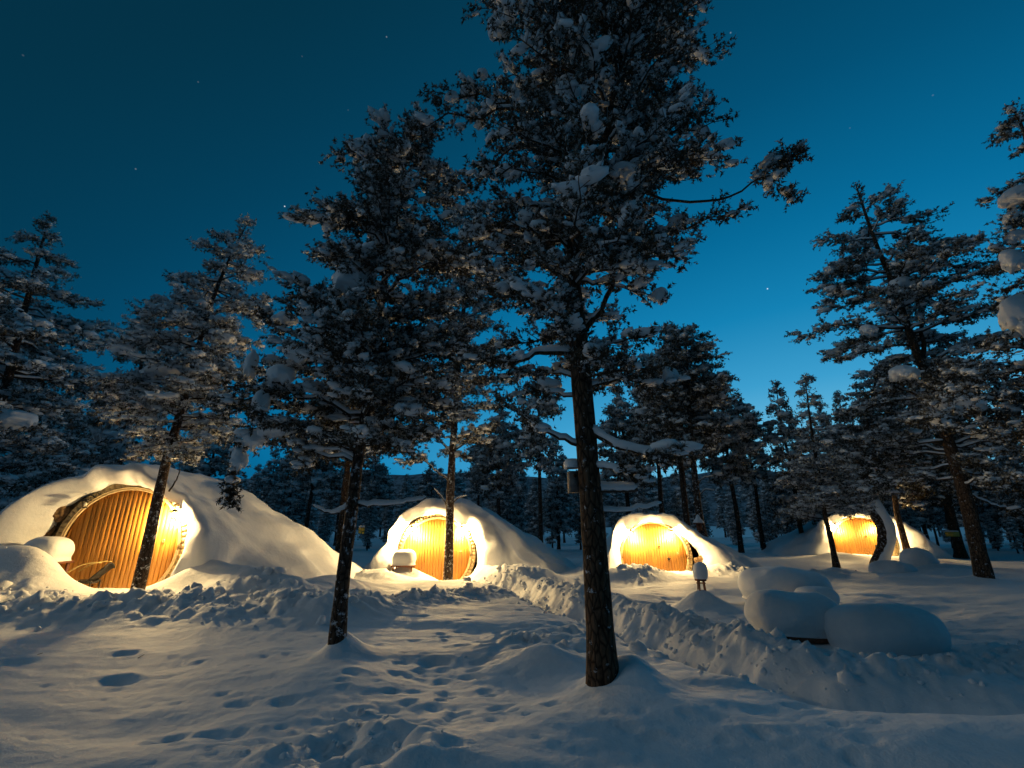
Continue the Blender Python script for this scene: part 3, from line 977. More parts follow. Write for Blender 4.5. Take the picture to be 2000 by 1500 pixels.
def plant(name, label, g, barkmat, base, clumps=(), group=None, cat='tree'):
    root = empty(name, base)
    tag(root, label, cat, group)
    off = -np.array(base, float)

    def put(mb, nm, m, kind=None, smooth=True):
        if mb.n == 0:
            return
        mb.V = [v + off for v in mb.V]
        o = mb.build(nm, m, root, smooth)
        if kind:
            o['kind'] = kind
        return o
    put(g['trunk'], 'trunk', barkmat)
    for b in g['branches']:
        put(b, 'branch', barkmat)
    put(g['twigs'], 'twigs', M_TWIG, 'stuff')
    put(g['needles'], 'crown', M_NEEDLE, 'stuff', False)
    put(g['snow'], 'branch_snow', M_SNOWSOFT, 'stuff')
    rng = np.random.default_rng(len(label))
    for (c, s) in clumps:
        put(MB().add(*(lambda r: (r[0], None, r[1]))(snow_clump(rng, c, s))), 'snow_clump', M_SNOWSOFT)
    return root


def outline(pts, Y):
    return [(at(px, py, Y)[2], at(px, py, Y)[0]) for (py, px) in pts]


def pix_tree(name, label, seed, Y, trunk, L, R, nb, r, bark=None, clumps=(), limbs=(), **kw):
    T = [at(px, py, Y) for (px, py) in trunk]
    b = T[0].copy(); zg = gz(b[0], b[1])
    T[0] = np.array([b[0], b[1], zg - .35])
    lm = []
    for q in limbs:
        p = [at(a[0], a[1], Y + (a[2] if len(a) > 2 else 0)) for a in q['p']]
        lm.append(dict(q, p=p))
    g = grow(seed, T, r[0], r[1], outline(L, Y), outline(R, Y), nb, limbs=lm, **kw)
    cl = []
    for (px, py, w, h, dY) in clumps:
        c = at(px, py, Y + dY); sc = (Y + dY) / FPX * .98
        # let it rest on the nearest spray instead of hanging in the air
        d = g['tips'] - c; dist = np.linalg.norm(d, axis=1); k = np.argsort(dist)[:12]
        ctr = g['tips'][k].mean(0); size = max(w, h) * sc / 2
        if dist[k].mean() > .45 * size:
            v = c - ctr; c = ctr + v / np.linalg.norm(v) * .35 * size + np.array([0, 0, .2 * size])
        cl.append((c, (w * sc / 2, w * sc / 2 * .85, h * sc / 2)))
    return plant(name, label, g, bark or M_BARK, (b[0], b[1], zg), cl)


def W(*p, r=(.04, .012), **k):
    return dict(p=list(p), r=r, **k)


pix_tree('pine_tree', 'tallest thick-trunked dark pine standing in the middle foreground', 3, 5.78,
         [(1180, 1365), (1168, 1150), (1152, 950), (1140, 800), (1128, 650), (1118, 520), (1140, 400), (1185, 270), (1225, 60), (1250, -180), (1260, -330)],
         [(-340, 1230), (-200, 1080), (-60, 990), (40, 945), (120, 960), (220, 850), (270, 880), (330, 940), (430, 960), (520, 980), (600, 975), (680, 1000), (760, 1030)],
         [(-340, 1300), (-200, 1400), (-60, 1420), (60, 1415), (130, 1340), (230, 1330), (330, 1395), (400, 1400), (480, 1418), (570, 1400), (650, 1355), (740, 1330), (800, 1300)],
         225, (.138, .018), ext_k=1.13, depth=.75, tw=.52, shoot=(0.125, 12, 0.052, 0.0185), frost=.26, snow=.44, slope=(-.25, .45), objs=46, twn=10, base_flare=.18, sides=22,
         limbs=[W((1128, 650), (1095, 622), (1055, 608), r=(.055, .04), leaf=False, thick=1.15), W((1138, 650), (1180, 595), (1200, 530), (1208, 470), (1240, 400, -.2), (1300, 330, -.3), r=(.045, .014), leaf=False),
                W((1122, 692), (1060, 688), (1010, 705), (930, 706, .3), r=(.045, .012), t0=.6), W((1145, 838), (1200, 868, -.2), (1260, 885, -.3), (1335, 888, -.3), r=(.045, .012), t0=.55, thick=1.3),
                W((1170, 330), (1300, 388), (1390, 393), (1440, 380), (1482, 347), (1515, 325), (1552, 312), r=(.024, .007), snow=False, t0=.62), W((1484, 346), (1515, 358), (1540, 385), r=(.011, .005), snow=False, t0=.3),
                W((1110, 458), (1000, 440), (930, 462), r=(.04, .012), t0=.5), W((1115, 405), (985, 400), r=(.035, .012), t0=.6), W((1150, 955), (1200, 957), (1245, 955), r=(.04, .028), leaf=False, thick=1.2),
                W((1160, 997), (1230, 997), (1292, 984), r=(.018, .008), leaf=False), W((1140, 872), (1065, 842), (990, 790), r=(.03, .01), t0=.4), W((1110, 548), (1070, 520), (1045, 503), r=(.045, .03), leaf=False),
                W((1150, 910), (1200, 915, -.2), (1250, 925, -.3), r=(.028, .01), t0=.5), W((1140, 760), (1220, 740), (1290, 760), r=(.03, .01), t0=.3)],
         clumps=[(968, 70, 62, 92, -.2), (938, 112, 28, 30, -.2), (915, 178, 44, 52, 0), (880, 205, 34, 34, 0), (1010, 190, 26, 44, -.3), (1215, 45, 44, 100, -.4), (1055, 30, 34, 50, -.2), (1120, 130, 60, 34, -.3),
                 (1045, 255, 44, 30, -.3), (1215, 345, 80, 36, -.4), (1240, 410, 50, 40, -.3), (1180, 500, 60, 26, -.3), (1270, 480, 46, 30, 0), (1320, 670, 36, 50, 0), (1352, 640, 18, 34, 0), (1300, 610, 40, 40, 0), (862, 432, 30, 26, 0)])

pix_tree('pine_tree', 'leaning pine with thick snow cushions and a drooping left branch, foreground left', 5, 7.19,
         [(655, 1290), (668, 1150), (686, 1000), (702, 880), (722, 760), (738, 640), (755, 520), (775, 400), (795, 300), (805, 245)],
         [(250, 770), (285, 690), (330, 672), (400, 690), (455, 612), (520, 670), (600, 600), (650, 540), (700, 480), (770, 500), (830, 520), (900, 590)],
         [(250, 830), (285, 860), (340, 850), (400, 895), (480, 930), (560, 930), (640, 900), (720, 880), (800, 850), (880, 800)],
         160, (.096, .012), M_BARKSNOW, ext_k=1.22, inner=.28, depth=.8, tw=.5, shoot=(0.125, 12, 0.052, 0.0185), frost=.30, snow=.5, slope=(-.3, .3), objs=40, twn=10, base_flare=.12, sides=18, droop=.08,
         limbs=[W((700, 885), (640, 862), (572, 842), (530, 826), (485, 868), (462, 920), (450, 960), r=(.04, .01), t0=.5), W((715, 780), (660, 712), (590, 712), (530, 750), (505, 800), r=(.035, .01), t0=.4, thick=1.5),
                W((728, 700), (640, 660), (560, 650), (525, 615), r=(.03, .008), t0=.7), W((706, 870), (770, 862), (840, 845), r=(.035, .01), t0=.5), W((690, 985), (650, 1002), (612, 988), r=(.025, .010), leaf=False),
                W((695, 985), (770, 985), (832, 972), r=(.028, .010), leaf=False, thick=1.2), W((700, 905), (670, 880), (620, 880), (600, 905), r=(.02, .008), t0=.6), W((715, 800), (790, 760), (860, 760), r=(.03, .01), t0=.4)],
         clumps=[(706, 300, 74, 58, 0), (803, 258, 40, 50, 0), (692, 548, 84, 110, -.5), (622, 588, 64, 50, -.3), (575, 612, 54, 30, -.2), (642, 690, 56, 44, -.5), (590, 712, 80, 40, -.5), (545, 740, 60, 50, -.5), (515, 785, 34, 60, -.5),
                 (720, 665, 52, 60, -.6), (482, 720, 26, 70, -.1), (540, 848, 70, 34, -.1), (495, 870, 50, 44, -.1), (468, 905, 32, 56, -.1), (780, 372, 40, 32, -.3), (735, 452, 36, 28, -.2)])

pix_tree('pine_tree', 'slim frosted pine rising before the largest hut at left', 8, 10.7,
         [(270, 1145), (292, 1050), (318, 930), (345, 830), (372, 740), (398, 640), (425, 560), (455, 490), (482, 438)],
         [(436, 470), (470, 440), (500, 380), (560, 372), (600, 320), (660, 260), (700, 225), (750, 200), (800, 225), (850, 240), (900, 268)],
         [(436, 495), (470, 505), (500, 508), (570, 512), (620, 500), (690, 470), (750, 480), (800, 455), (850, 440), (900, 420)],
         95, (.12, .012), M_BARKSNOW, depth=.85, tw=.5, shoot=(0.16, 11, 0.06, 0.0217), frost=.56, snow=.75, slope=(-.35, .1), objs=24, droop=.15, zmin=at(318, 930, 10.7)[2], padsize=.85, base_flare=.1,
         limbs=[W((330, 960), (345, 935), (352, 915), r=(.02, .01), leaf=False)],
         clumps=[(370, 632, 60, 24, -.3), (330, 725, 86, 30, -.3), (440, 665, 46, 26, -.4), (250, 700, 60, 22, 0), (400, 720, 40, 24, -.4)])

pix_tree('pine_tree', 'slim pine growing directly before the middle hut door', 12, 17.2,
         [(875, 1128), (878, 1040), (880, 950), (886, 850), (893, 750), (902, 640), (915, 520), (930, 400)],
         [(395, 915), (440, 870), (520, 850), (600, 830), (680, 800), (760, 800), (830, 815), (890, 840)],
         [(395, 945), (440, 990), (520, 1020), (600, 970), (680, 960), (760, 980), (830, 955), (890, 930)],
         88, (.15, .02), M_BARKSNOW, ext_k=1.2, depth=.9, tw=.6, shoot=(0.2, 10, 0.085, 0.031), frost=.34, snow=.5, slope=(-.25, .35), objs=30, base_flare=.1,
         limbs=[W((880, 1000), (862, 970), (848, 955), r=(.035, .015), leaf=False), W((882, 985), (895, 972), (912, 968), r=(.035, .012), leaf=False), W((883, 940), (850, 920), (830, 900), (800, 905), r=(.04, .012), t0=.6),
                W((886, 880), (930, 850), (960, 835), r=(.04, .012), t0=.6), W((884, 890), (860, 860), (840, 830), r=(.04, .012), t0=.6)])

pix_tree('pine_tree', 'dark tall pine at the left picture edge behind the hut', 15, 15.5,
         [(-60, 1050), (-30, 900), (10, 760), (40, 640), (70, 520), (97, 425)],
         [(425, 80), (470, 0), (560, -60), (650, -120), (750, -180), (850, -200), (980, -160)],
         [(425, 105), (470, 112), (520, 100), (580, 165), (650, 192), (720, 172), (800, 130), (880, 130), (980, 110)],
         100, (.20, .02), M_BARKFAR, depth=.9, tw=.75, shoot=(0.22, 10, 0.09, 0.0341), frost=.44, snow=.56, slope=(-.3, .25), objs=16, droop=.06, zmin=1.5,
         clumps=[(95, 632, 40, 24, -.5), (35, 830, 70, 40, -1), (70, 720, 40, 20, -.8), (20, 700, 40, 18, -.5)])

pix_tree('pine_tree', 'large leaning pine with a bare lower trunk at right', 18, 17.0,
         [(1925, 1138), (1905, 1050), (1880, 950), (1848, 850), (1815, 750), (1780, 660), (1745, 560), (1705, 460), (1672, 362)],
         [(360, 1655), (400, 1640), (440, 1622), (520, 1622), (570, 1630), (610, 1620), (655, 1575), (700, 1640), (760, 1655), (830, 1655), (900, 1680), (960, 1720)],
         [(360, 1690), (400, 1730), (440, 1790), (510, 1868), (560, 1960), (620, 1960), (700, 1975), (800, 2000), (900, 2010), (960, 1990)],
         110, (.22, .02), M_BARK, ext_k=1.12, depth=.8, tw=.8, shoot=(0.2, 11, 0.085, 0.0326), frost=.34, snow=.52, slope=(-.35, .25), objs=34, droop=.05, base_flare=.15, zmin=3.2,
         limbs=[W((1805, 725), (1800, 640), (1790, 560), r=(.1, .03), t0=.5), W((1830, 800), (1760, 760), (1700, 770), r=(.06, .02)), W((1885, 960), (1940, 985), (2000, 1000), r=(.04, .012), t0=.7), W((1870, 920), (1940, 930), (2010, 960), r=(.04, .012), t0=.6)],
         clumps=[(1870, 785, 90, 50, -1.5), (1762, 560, 60, 44, -.8), (1845, 850, 34, 30, -1.5), (1780, 740, 60, 36, -1.2), (1700, 640, 40, 24, -1)])

pix_tree('pine_tree', 'pine cut by the right picture edge carrying big hanging snow lumps', 21, 8.5,
         [(2130, 1150), (2110, 950), (2085, 750), (2060, 550), (2030, 400), (2000, 260), (1975, 205)],
         [(205, 1958), (260, 1945), (330, 1935), (400, 1945), (450, 1955), (520, 1985), (600, 1970), (700, 1930), (800, 1905), (880, 1935)],
         [(205, 1990), (300, 2080), (400, 2140), (600, 2240), (800, 2300), (880, 2300)],
         80, (.16, .015), M_BARK, depth=.7, tw=.5, shoot=(0.14, 13, 0.058, 0.0202), frost=.28, snow=.46, slope=(-.35, .25), objs=20, droop=.08,
         clumps=[(1972, 388, 74, 46, 0), (1965, 428, 40, 36, 0), (1988, 515, 50, 60, 0), (1990, 620, 70, 110, -.3), (1966, 218, 20, 22, 0), (1992, 462, 40, 30, 0)])

pix_tree('pine_tree', 'small frosted pine with slender trunk left of the farthest hut', 24, 19.7,
         [(1637, 1123), (1622, 1050), (1610, 1000), (1598, 920), (1585, 840), (1572, 735)],
         [(735, 1560), (790, 1548), (850, 1540), (900, 1540), (950, 1535), (1000, 1545)],
         [(735, 1582), (790, 1605), (850, 1640), (900, 1665), (950, 1690), (1000, 1690)],
         90, (.10, .012), M_BARK, depth=1.0, tw=.5, shoot=(0.19, 9, 0.075, 0.031), frost=.56, snow=.7, slope=(-.2, .3), objs=16, droop=.12, padsize=.8, zmin=1.6)

BENT = pix_tree('pine_tree', 'bent snow-plastered trunk curving before the farthest hut', 27, 23.4,
         [(1708, 1112), (1726, 1070), (1724, 1030), (1702, 990), (1690, 950), (1688, 880), (1700, 800), (1715, 720)],
         [(715, 1690), (790, 1665), (860, 1650), (930, 1645), (975, 1660)],
         [(715, 1740), (790, 1770), (860, 1780), (930, 1770), (975, 1740)],
         80, (.30, .02), M_BARKSNOW, depth=.9, tw=.6, shoot=(0.24, 8, 0.095, 0.0403), frost=.36, snow=.5, slope=(-.1, .35), objs=12, droop=.18, padsize=.9, base_flare=.1, zmin=2.6)
pix_tree('pine_tree', 'thin pine leaning in front of the right side of the farthest hut', 29, 25.6,
         [(1776, 1090), (1762, 1040), (1750, 990), (1742, 900), (1740, 800)],
         [(800, 1720), (880, 1690), (940, 1700), (985, 1720)], [(800, 1770), (880, 1800), (940, 1810), (985, 1790)],
         50, (.15, .02), M_BARK, depth=.9, tw=.7, shoot=(0.26, 7, 0.11, 0.0465), frost=.2, snow=.3, objs=8, droop=.1)
SIGN_TREE = pix_tree('pine_tree', 'pine carrying a small yellow board, right of the farthest hut', 31, 28.0,
         [(1878, 1090), (1866, 1040), (1853, 990), (1838, 900), (1825, 800), (1815, 720)],
         [(720, 1790), (800, 1770), (900, 1770), (990, 1800)], [(720, 1850), (800, 1880), (900, 1910), (990, 1900)],
         60, (.26, .02), M_BARK, depth=.9, tw=.8, shoot=(0.3, 7, 0.12, 0.0527), frost=.2, snow=.3, objs=8, droop=.1, zmin=2.4)
pix_tree('pine_tree', 'pine standing behind the leaning foreground pine, left of the middle hut', 33, 20.0,
         [(660, 1115), (668, 1020), (678, 920), (690, 820), (700, 720), (708, 640)],
         [(640, 680), (720, 640), (790, 615), (860, 610), (910, 640)], [(640, 730), (720, 780), (790, 800), (860, 800), (910, 770)],
         70, (.17, .02), M_BARK, depth=.9, tw=.7, shoot=(0.24, 8, 0.1, 0.0403), frost=.28, snow=.35, objs=14, droop=.05)
pix_tree('pine_tree', 'pine behind the half-buried hut with a snow-hatted feeder on its trunk', 36, 24.5,
         [(1385, 1080), (1368, 1020), (1358, 940), (1350, 850), (1345, 790), (1342, 720), (1340, 645)],
         [(640, 1320), (690, 1285), (740, 1270), (800, 1265), (900, 1290)], [(640, 1360), (690, 1390), (740, 1420), (800, 1425), (900, 1410)],
         90, (.20, .02), M_BARKSNOW, depth=.9, tw=.8, shoot=(0.27, 8, 0.11, 0.0465), frost=.26, snow=.34, objs=20, droop=.04,
         limbs=[W((1352, 960), (1372, 935), (1392, 930), r=(.05, .02), leaf=False), W((1354, 985), (1375, 958), (1394, 957), r=(.04, .02), leaf=False)])


# ------------------------------------------------------------------ the forest behind the huts
def far_type(seed, L, R, nb, frost, snow, **kw):
    T = [(0, 0, -.4), (.05, 0, 2), (-.04, .03, 4.5), (.06, 0, 7), (0, 0, 10)]
    g = grow(seed, T, .15, .015, [(z, -x) for z, x in L], R, nb, frost=frost, snow=snow, shoot=(.34, 8, .17, .066), tw=.95, twn=7, objs=0, sides=8, **kw)
    return [('trunk', g['trunk'].mesh('trunk'), M_BARKFAR), ('twigs', g['twigs'].mesh('twigs'), M_TWIG), ('crown', g['needles'].mesh('crown', False), M_NEEDLE), ('branch_snow', g['snow'].mesh('branch_snow'), M_SNOWSOFT)]


FAR = [far_type(51, [(3.6, .9), (5, 1.7), (7, 1.5), (9, .7), (10, .1)], [(3.6, 1.2), (5, 1.5), (7, 1.7), (9, .6), (10, .1)], 44, .50, .55, slope=(-.2, .3)),
       far_type(52, [(1.6, 1.5), (4, 1.5), (7, 1.0), (9, .4), (10, .06)], [(1.6, 1.4), (4, 1.5), (7, .9), (9, .4), (10, .06)], 50, .54, .55, slope=(-.45, 0), droop=.12),
       far_type(53, [(4.6, 1.0), (6, 1.3), (8, 1.5), (9.3, .9), (10, .2)], [(4.6, .6), (6, 1.6), (8, 1.2), (9.3, .8), (10, .2)], 38, .46, .5, slope=(-.1, .4)),
       far_type(54, [(1.2, 1.2), (3, 1.3), (6, .9), (8.5, .5), (10, .05)], [(1.2, 1.1), (3, 1.2), (6, 1.0), (8.5, .45), (10, .05)], 48, .58, .6, slope=(-.4, .1), droop=.1)]
for t in FAR:
    for nm, me, m in t:
        me.materials.append(m)


def far_tree(px, top, Y, ty, rz, label, group):
    tp = at(px, top, Y)
    zg = gz(tp[0], Y)
    hgt = tp[2] - zg
    root = empty('pine_tree', (tp[0], Y, zg), rz)
    root.scale = (hgt / 10 * (1.0 if hgt < 11 else .9),) * 2 + (hgt / 10,)
    tag(root, label, 'tree', group)
    for nm, me, m in FAR[ty]:
        o = bpy.data.objects.new(nm, me); COL.objects.link(o); o.parent = root
        if nm != 'trunk':
            o['kind'] = 'stuff'


def zone(px):
    if px < 420:
        return 'dark pine in the wood behind the largest hut at left', 'pines behind the largest hut'
    if px < 760:
        return 'blue-grey pine in the wood between the largest hut and the middle hut', 'pines between the left huts'
    if px < 1120:
        return 'slim dark-trunked pine in the wood behind the middle hut', 'pines behind the middle hut'
    if px < 1440:
        return 'dark pine in the wood behind the half-buried hut', 'pines behind the half-buried hut'
    if px < 1640:
        return 'pointed pine in the wood left of the farthest hut', 'pines left of the farthest hut'
    return 'dark pine in the wood behind the farthest hut', 'pines behind the farthest hut'


rb = random.Random(4)
SPOTS = [(15, 620, 24, 0), (140, 760, 30, 1), (225, 740, 27, 1), (300, 605, 23, 3), (60, 800, 36, 1), (395, 830, 36, 3), (435, 790, 33, 1), (540, 880, 42, 1), (585, 850, 34, 1), (630, 790, 30, 0), (560, 930, 50, 3),
         (735, 880, 38, 0), (845, 905, 44, 1), (938, 850, 36, 2), (975, 790, 30, 0), (1050, 730, 28, 2), (1085, 850, 38, 1), (1012, 890, 44, 1), (700, 905, 50, 1),
         (1210, 760, 31, 0), (1265, 700, 29, 2), (1300, 640, 27, 0), (1400, 735, 32, 0), (1450, 795, 33, 2), (1240, 880, 44, 1), (1330, 870, 42, 1), (1425, 930, 60, 3),
         (1515, 752, 31, 1), (1550, 830, 36, 3), (1490, 890, 48, 1), (1600, 800, 40, 1), (1637, 772, 33, 1),
         (1690, 820, 40, 0), (1745, 790, 36, 1), (1800, 830, 40, 0), (1860, 780, 38, 1), (1920, 800, 36, 1), (1975, 760, 33, 0), (1830, 900, 50, 1), (1950, 880, 46, 1), (1660, 900, 52, 1), (1720, 920, 56, 3)]
ORD = ('leftmost', 'second from left', 'third from left', 'fourth from left', 'fifth from left', 'sixth from left', 'seventh from left', 'eighth from left', 'ninth from left', 'tenth from left', 'eleventh from left')
cnt = {}
for (px, top, Y, ty) in sorted(SPOTS):
    lb, gp = zone(px)
    k = cnt.get(gp, 0); cnt[gp] = k + 1
    look = ('bare-stemmed pine', 'dense conical pine', 'high-crowned pine', 'frosted pointed pine')[ty]
    far_tree(px, top, Y, ty, rb.random() * 6.28, '%s, %s of the nearer %s' % (look, ORD[k], gp), gp)
for k in range(120):
    px = -80 + k * 18 + rb.uniform(-12, 12)
    Y = rb.uniform(40, 85)
    lb, gp = zone(px)
    lb, gp = 'small distant ' + lb, 'distant ' + gp
    far_tree(px, rb.uniform(925, 985) - (22 if px < 900 else 0) - (25 if rb.random() < .2 else 0), Y, rb.choice((0, 1, 1, 2, 3)), rb.random() * 6.28, lb, gp)


for k in range(30):                                              # the wood goes on beyond the picture's edges
    px = -110 - k * 55 + rb.uniform(-20, 20) if k < 18 else 2060 + (k - 18) * 60 + rb.uniform(-20, 20)
    lb, gp = ('tall pine in the wood beyond the left picture edge', 'pines beyond the left edge') if k < 18 else ('tall pine in the wood beyond the right picture edge', 'pines beyond the right edge')
    far_tree(px, rb.uniform(700, 880), rb.uniform(22, 38), rb.choice((0, 1, 2, 3)), rb.random() * 6.28, lb, gp)
for k in range(46):
    px = -60 + k * 46 + rb.uniform(-20, 20)
    lb, gp = zone(px)
    far_tree(px, rb.uniform(935, 1000), rb.uniform(31, 42), rb.choice((1, 3, 3)), rb.random() * 6.28, 'low young ' + lb.replace('slim ', ''), 'young ' + gp)


# ------------------------------------------------------------------ things standing in the snow
def pillow(mb, c, rx, ry, hz, under=.78, seed=0, p=2.6, noise=.09):
    """thick cushion of snow: wide rounded top, undercut below"""
    prof = [(0, 1.0), (.35, .985), (.62, .93), (.82, .82), (.95, .64), (1.0, .45), (.985, .30), (.93, .16), (under + .04, .05), (under, 0), (0, 0)]
    P = spline([(a, b, 0) for a, b in prof], 34)[:, :2]
    n = 56
    th = np.arange(n) / n * 2 * math.pi
    cx = np.sign(np.cos(th)) * np.abs(np.cos(th)) ** (2 / p); cy = np.sign(np.sin(th)) * np.abs(np.sin(th)) ** (2 / p)
    V = np.array([[(rx * r * a, ry * r * b, hz * z) for a, b in zip(cx, cy)] for r, z in P]).reshape(-1, 3)
    k = fbm3(V * 1.6 + seed * 7.1, 2)
    k2 = fbm3(V * 7 + seed, 2)
    V = V * (1 + noise * 2 * k + noise * .3 * k2)[:, None]
    i = np.arange(len(P) - 1)[:, None] * n; j = np.arange(n)[None]; j2 = (j + 1) % n
    mb.add(V + np.array(c), np.stack([i + j, i + n + j, i + n + j2, i + j2], -1).reshape(-1, 4))
    return mb


def log_table(label, px, py, Y, wpx, hpx, rz, ratio, seed, tilt=0.0):
    """a round low wooden table on a log foot, under a deep cushion of snow"""
    c = at(px, py, Y); sc = Y * .98 / FPX
    rx, hz = wpx * sc / 2, hpx * sc
    root = empty('garden_table', (c[0], c[1], c[2]), rz)
    tag(root, label, 'table', 'snow-laden garden tables')
    root.rotation_euler = (0, tilt, rz)
    n = 28
    th = np.arange(n) / n * 2 * math.pi
    for nm, prof in (('table_top', [(0, .02), (.84, .02), (.86, .05), (.86, .11), (0, .11)]), ('foot', [(0, -.6), (.30, -.6), (.26, -.2), (.34, .03), (0, .03)])):
        V = np.array([[(rx * r * math.cos(a), rx * ratio * r * math.sin(a), z) for a in th] for r, z in prof]).reshape(-1, 3)
        i = np.arange(len(prof) - 1)[:, None] * n; j = np.arange(n)[None]; j2 = (j + 1) % n
        MB().add(V, np.stack([i + j, i + j2, i + n + j2, i + n + j], -1).reshape(-1, 4)).build(nm, M_DARKWOOD, root, smooth=False)
    pillow(MB(), (0, 0, .09), rx, rx * ratio, hz - .09, .84, seed).build('snow_cap', M_SNOWSOFT, root)
    return root


log_table('snow-laden table nearest the bent row, its reddish wood showing at left', 1557, 1246, 8.6, 154, 76, .1, .8, 1, .05)
log_table('snow-laden table farthest back of the four beside the stool', 1533, 1178, 11.6, 152, 62, -.1, .75, 2)
log_table('widest snow-laden table at right, closest to the shovelled bank', 1738, 1284, 7.9, 204, 92, .15, .7, 3)
log_table('small snow-laden table peeping out behind the two left ones', 1600, 1192, 10.3, 70, 40, .3, .9, 4)


def snow_mound(label, px, py, Y, w, h, seed):
    c = at(px, py, Y); sc = Y * .98 / FPX
    o = pillow(MB(), (0, 0, -.25), w * sc / 2, w * sc / 2 * .7, h * sc + .25, 1.0, seed, 2.0, .12).build('snow_mound', M_SNOWSOFT, None, loc=tuple(c))
    tag(o, label, 'snow mound', 'rounded snow mounds by the farthest hut')


snow_mound('long low snow mound at the foot of the bent trunk', 1745, 1122, 20.5, 84, 24, 11)
snow_mound('rounded snow mound right behind the long low mound', 1800, 1112, 22.0, 70, 34, 12)
snow_mound('flat snow mound lying before the long low mound', 1790, 1148, 17.8, 110, 20, 13)

# small stool on a cone of snow
c = at(1372, 1165, 11.34)
zg = gz(c[0], c[1])
st = empty('wooden_stool', (c[0], c[1], zg)); tag(st, 'small dark stool wearing a tall cap of snow, on a snow cone', 'stool')
zt = at(1372, 1134, 11.34)[2] - zg
for a in (.5, 2.2, 3.9, 5.4):
    MB().add(*tube([(.10 * math.cos(a), .10 * math.sin(a), -.1), (.075 * math.cos(a), .075 * math.sin(a), zt + .01)], .017, 6)).build('leg', M_DARKWOOD, st)
m = MB(); V, Q, T = tube([(0, 0, zt), (0, 0, zt + .045)], .125, 16); m.add(V, Q, T).build('seat', M_DARKWOOD, st, smooth=False)
m = MB(); m.add(*tube([(.10 * math.cos(a), .10 * math.sin(a), zt * .72) for a in np.linspace(0, 6.28, 14)], .008, 5)).build('stretcher', M_DARKWOOD, st)
pillow(MB(), (0.01, 0, zt + .04), .175, .165, .37, .80, 5, 2.3, .10).build('snow_cap', M_SNOWSOFT, st)


def patio_table(label, px, py, Y, wpx, hpx, seed):
    c = at(px, py, Y); sc = Y * .98 / FPX
    root = empty('patio_table', c); tag(root, label, 'table', 'tables by the hut doors')
    w = wpx * sc
    m = MB(); box(m, (0, 0, -.03), (w * .92, w * .7, .045)); m.build('table_top', M_DARKWOOD, root, smooth=False)
    for sx in (-1, 1):
        for sy in (-1, 1):
            m = MB(); box(m, (sx * w * .38, sy * w * .27, -.40), (.05, .05, .70)); m.build('leg', M_DARKWOOD, root, smooth=False)
    pillow(MB(), (0, 0, -.008), w / 2, w / 2 * .78, hpx * sc, .90, seed, 3.2, .05).build('snow_cap', M_SNOWSOFT, root)


patio_table('snow-capped table left of the largest hut door', 86, 1096, 11.1, 74, 46, 21)
patio_table('snow-capped table at the left of the middle hut door', 789, 1103, 17.7, 44, 28, 22)

# low chair half buried before the largest hut
c = at(168, 1128, 11.25)
ch = empty('patio_chair', c, .25); tag(ch, 'dark low chair with yellow cane arms, half buried before the largest hut', 'chair')
th = np.linspace(-.2, math.pi * .62, 12)
P = [(-.36 + .62 * (k / 11), -.05 - .1 * math.sin(k / 11 * 3.14), .10 + .22 * math.sin(k / 11 * 1.9)) for k in range(12)]
for sy in (0, .42):
    MB().add(*tube([(x, y + sy, z) for x, y, z in P], .014, 6)).build('arm', M_CANE, ch)
V = []
for a in np.linspace(0, 1, 8):
    for b in np.linspace(0, 1, 8):
        V.append((.02 + .22 * a + .10 * math.sin(a * 2), .0 + .40 * b, -.12 + .40 * math.sin(a * 1.5) - .12 * (2 * b - 1) ** 2 * a))
q = [(r * 8 + k, r * 8 + k + 1, r * 8 + k + 9, r * 8 + k + 8) for r in range(7) for k in range(7)]
o = MB().add(V, q).build('backrest', M_FABRIC, ch); md = o.modifiers.new('thickness', 'SOLIDIFY'); md.thickness = .03
V = [(-.30 + .40 * a, .42 * b, -.10 - .05 * math.sin(3.14 * b)) for a in np.linspace(0, 1, 8) for b in np.linspace(0, 1, 8)]
o = MB().add(V, q).build('seat', M_FABRIC, ch); md = o.modifiers.new('thickness', 'SOLIDIFY'); md.thickness = .03
for (x, y) in ((-.30, .02), (-.30, .40), (.10, .02), (.10, .40)):
    MB().add(*tube([(x, y, -.10), (x * 1.1, y, -.55)], .014, 6)).build('leg', M_IRON, ch)

# nest box on the thick pine
c = at(1121, 962, 5.92)
nbx = empty('nest_box', c, .15); tag(nbx, 'grey wooden nest box with a snow-topped roof on the thick pine', 'nest box')
m = MB(); box(m, (0, 0, .13), (.12, .15, .26)); m.build('body', M_GREYWOOD, nbx, smooth=False)
m = MB()
m.add([(-.10, -.12, .27), (.10, -.12, .30), (.10, .10, .36), (-.10, .10, .33), (-.10, -.12, .285), (.10, -.12, .315), (.10, .10, .375), (-.10, .10, .345)],
      quads=[(0, 3, 2, 1), (4, 5, 6, 7), (0, 1, 5, 4), (1, 2, 6, 5), (2, 3, 7, 6), (3, 0, 4, 7)]).build('roof', M_GREYWOOD, nbx, smooth=False)
m = MB(); m.add(*tube([(0, -.0755, .20), (0, -.079, .20)], .022, 14)).build('entrance_hole', M_IRON, nbx)
pillow(MB(), (0, -.01, .30), .115, .12, .12, .9, 31, 2.4, .1).build('snow_cap', M_SNOWSOFT, nbx)

# bird feeder on the trunk behind the half-buried hut
c = at(1366, 1036, 24.2)
fd = empty('bird_feeder', c); tag(fd, 'brown feeder under a pointed snow hat behind the half-buried hut', 'bird feeder')
n = 12; th = np.arange(n) / n * 2 * math.pi


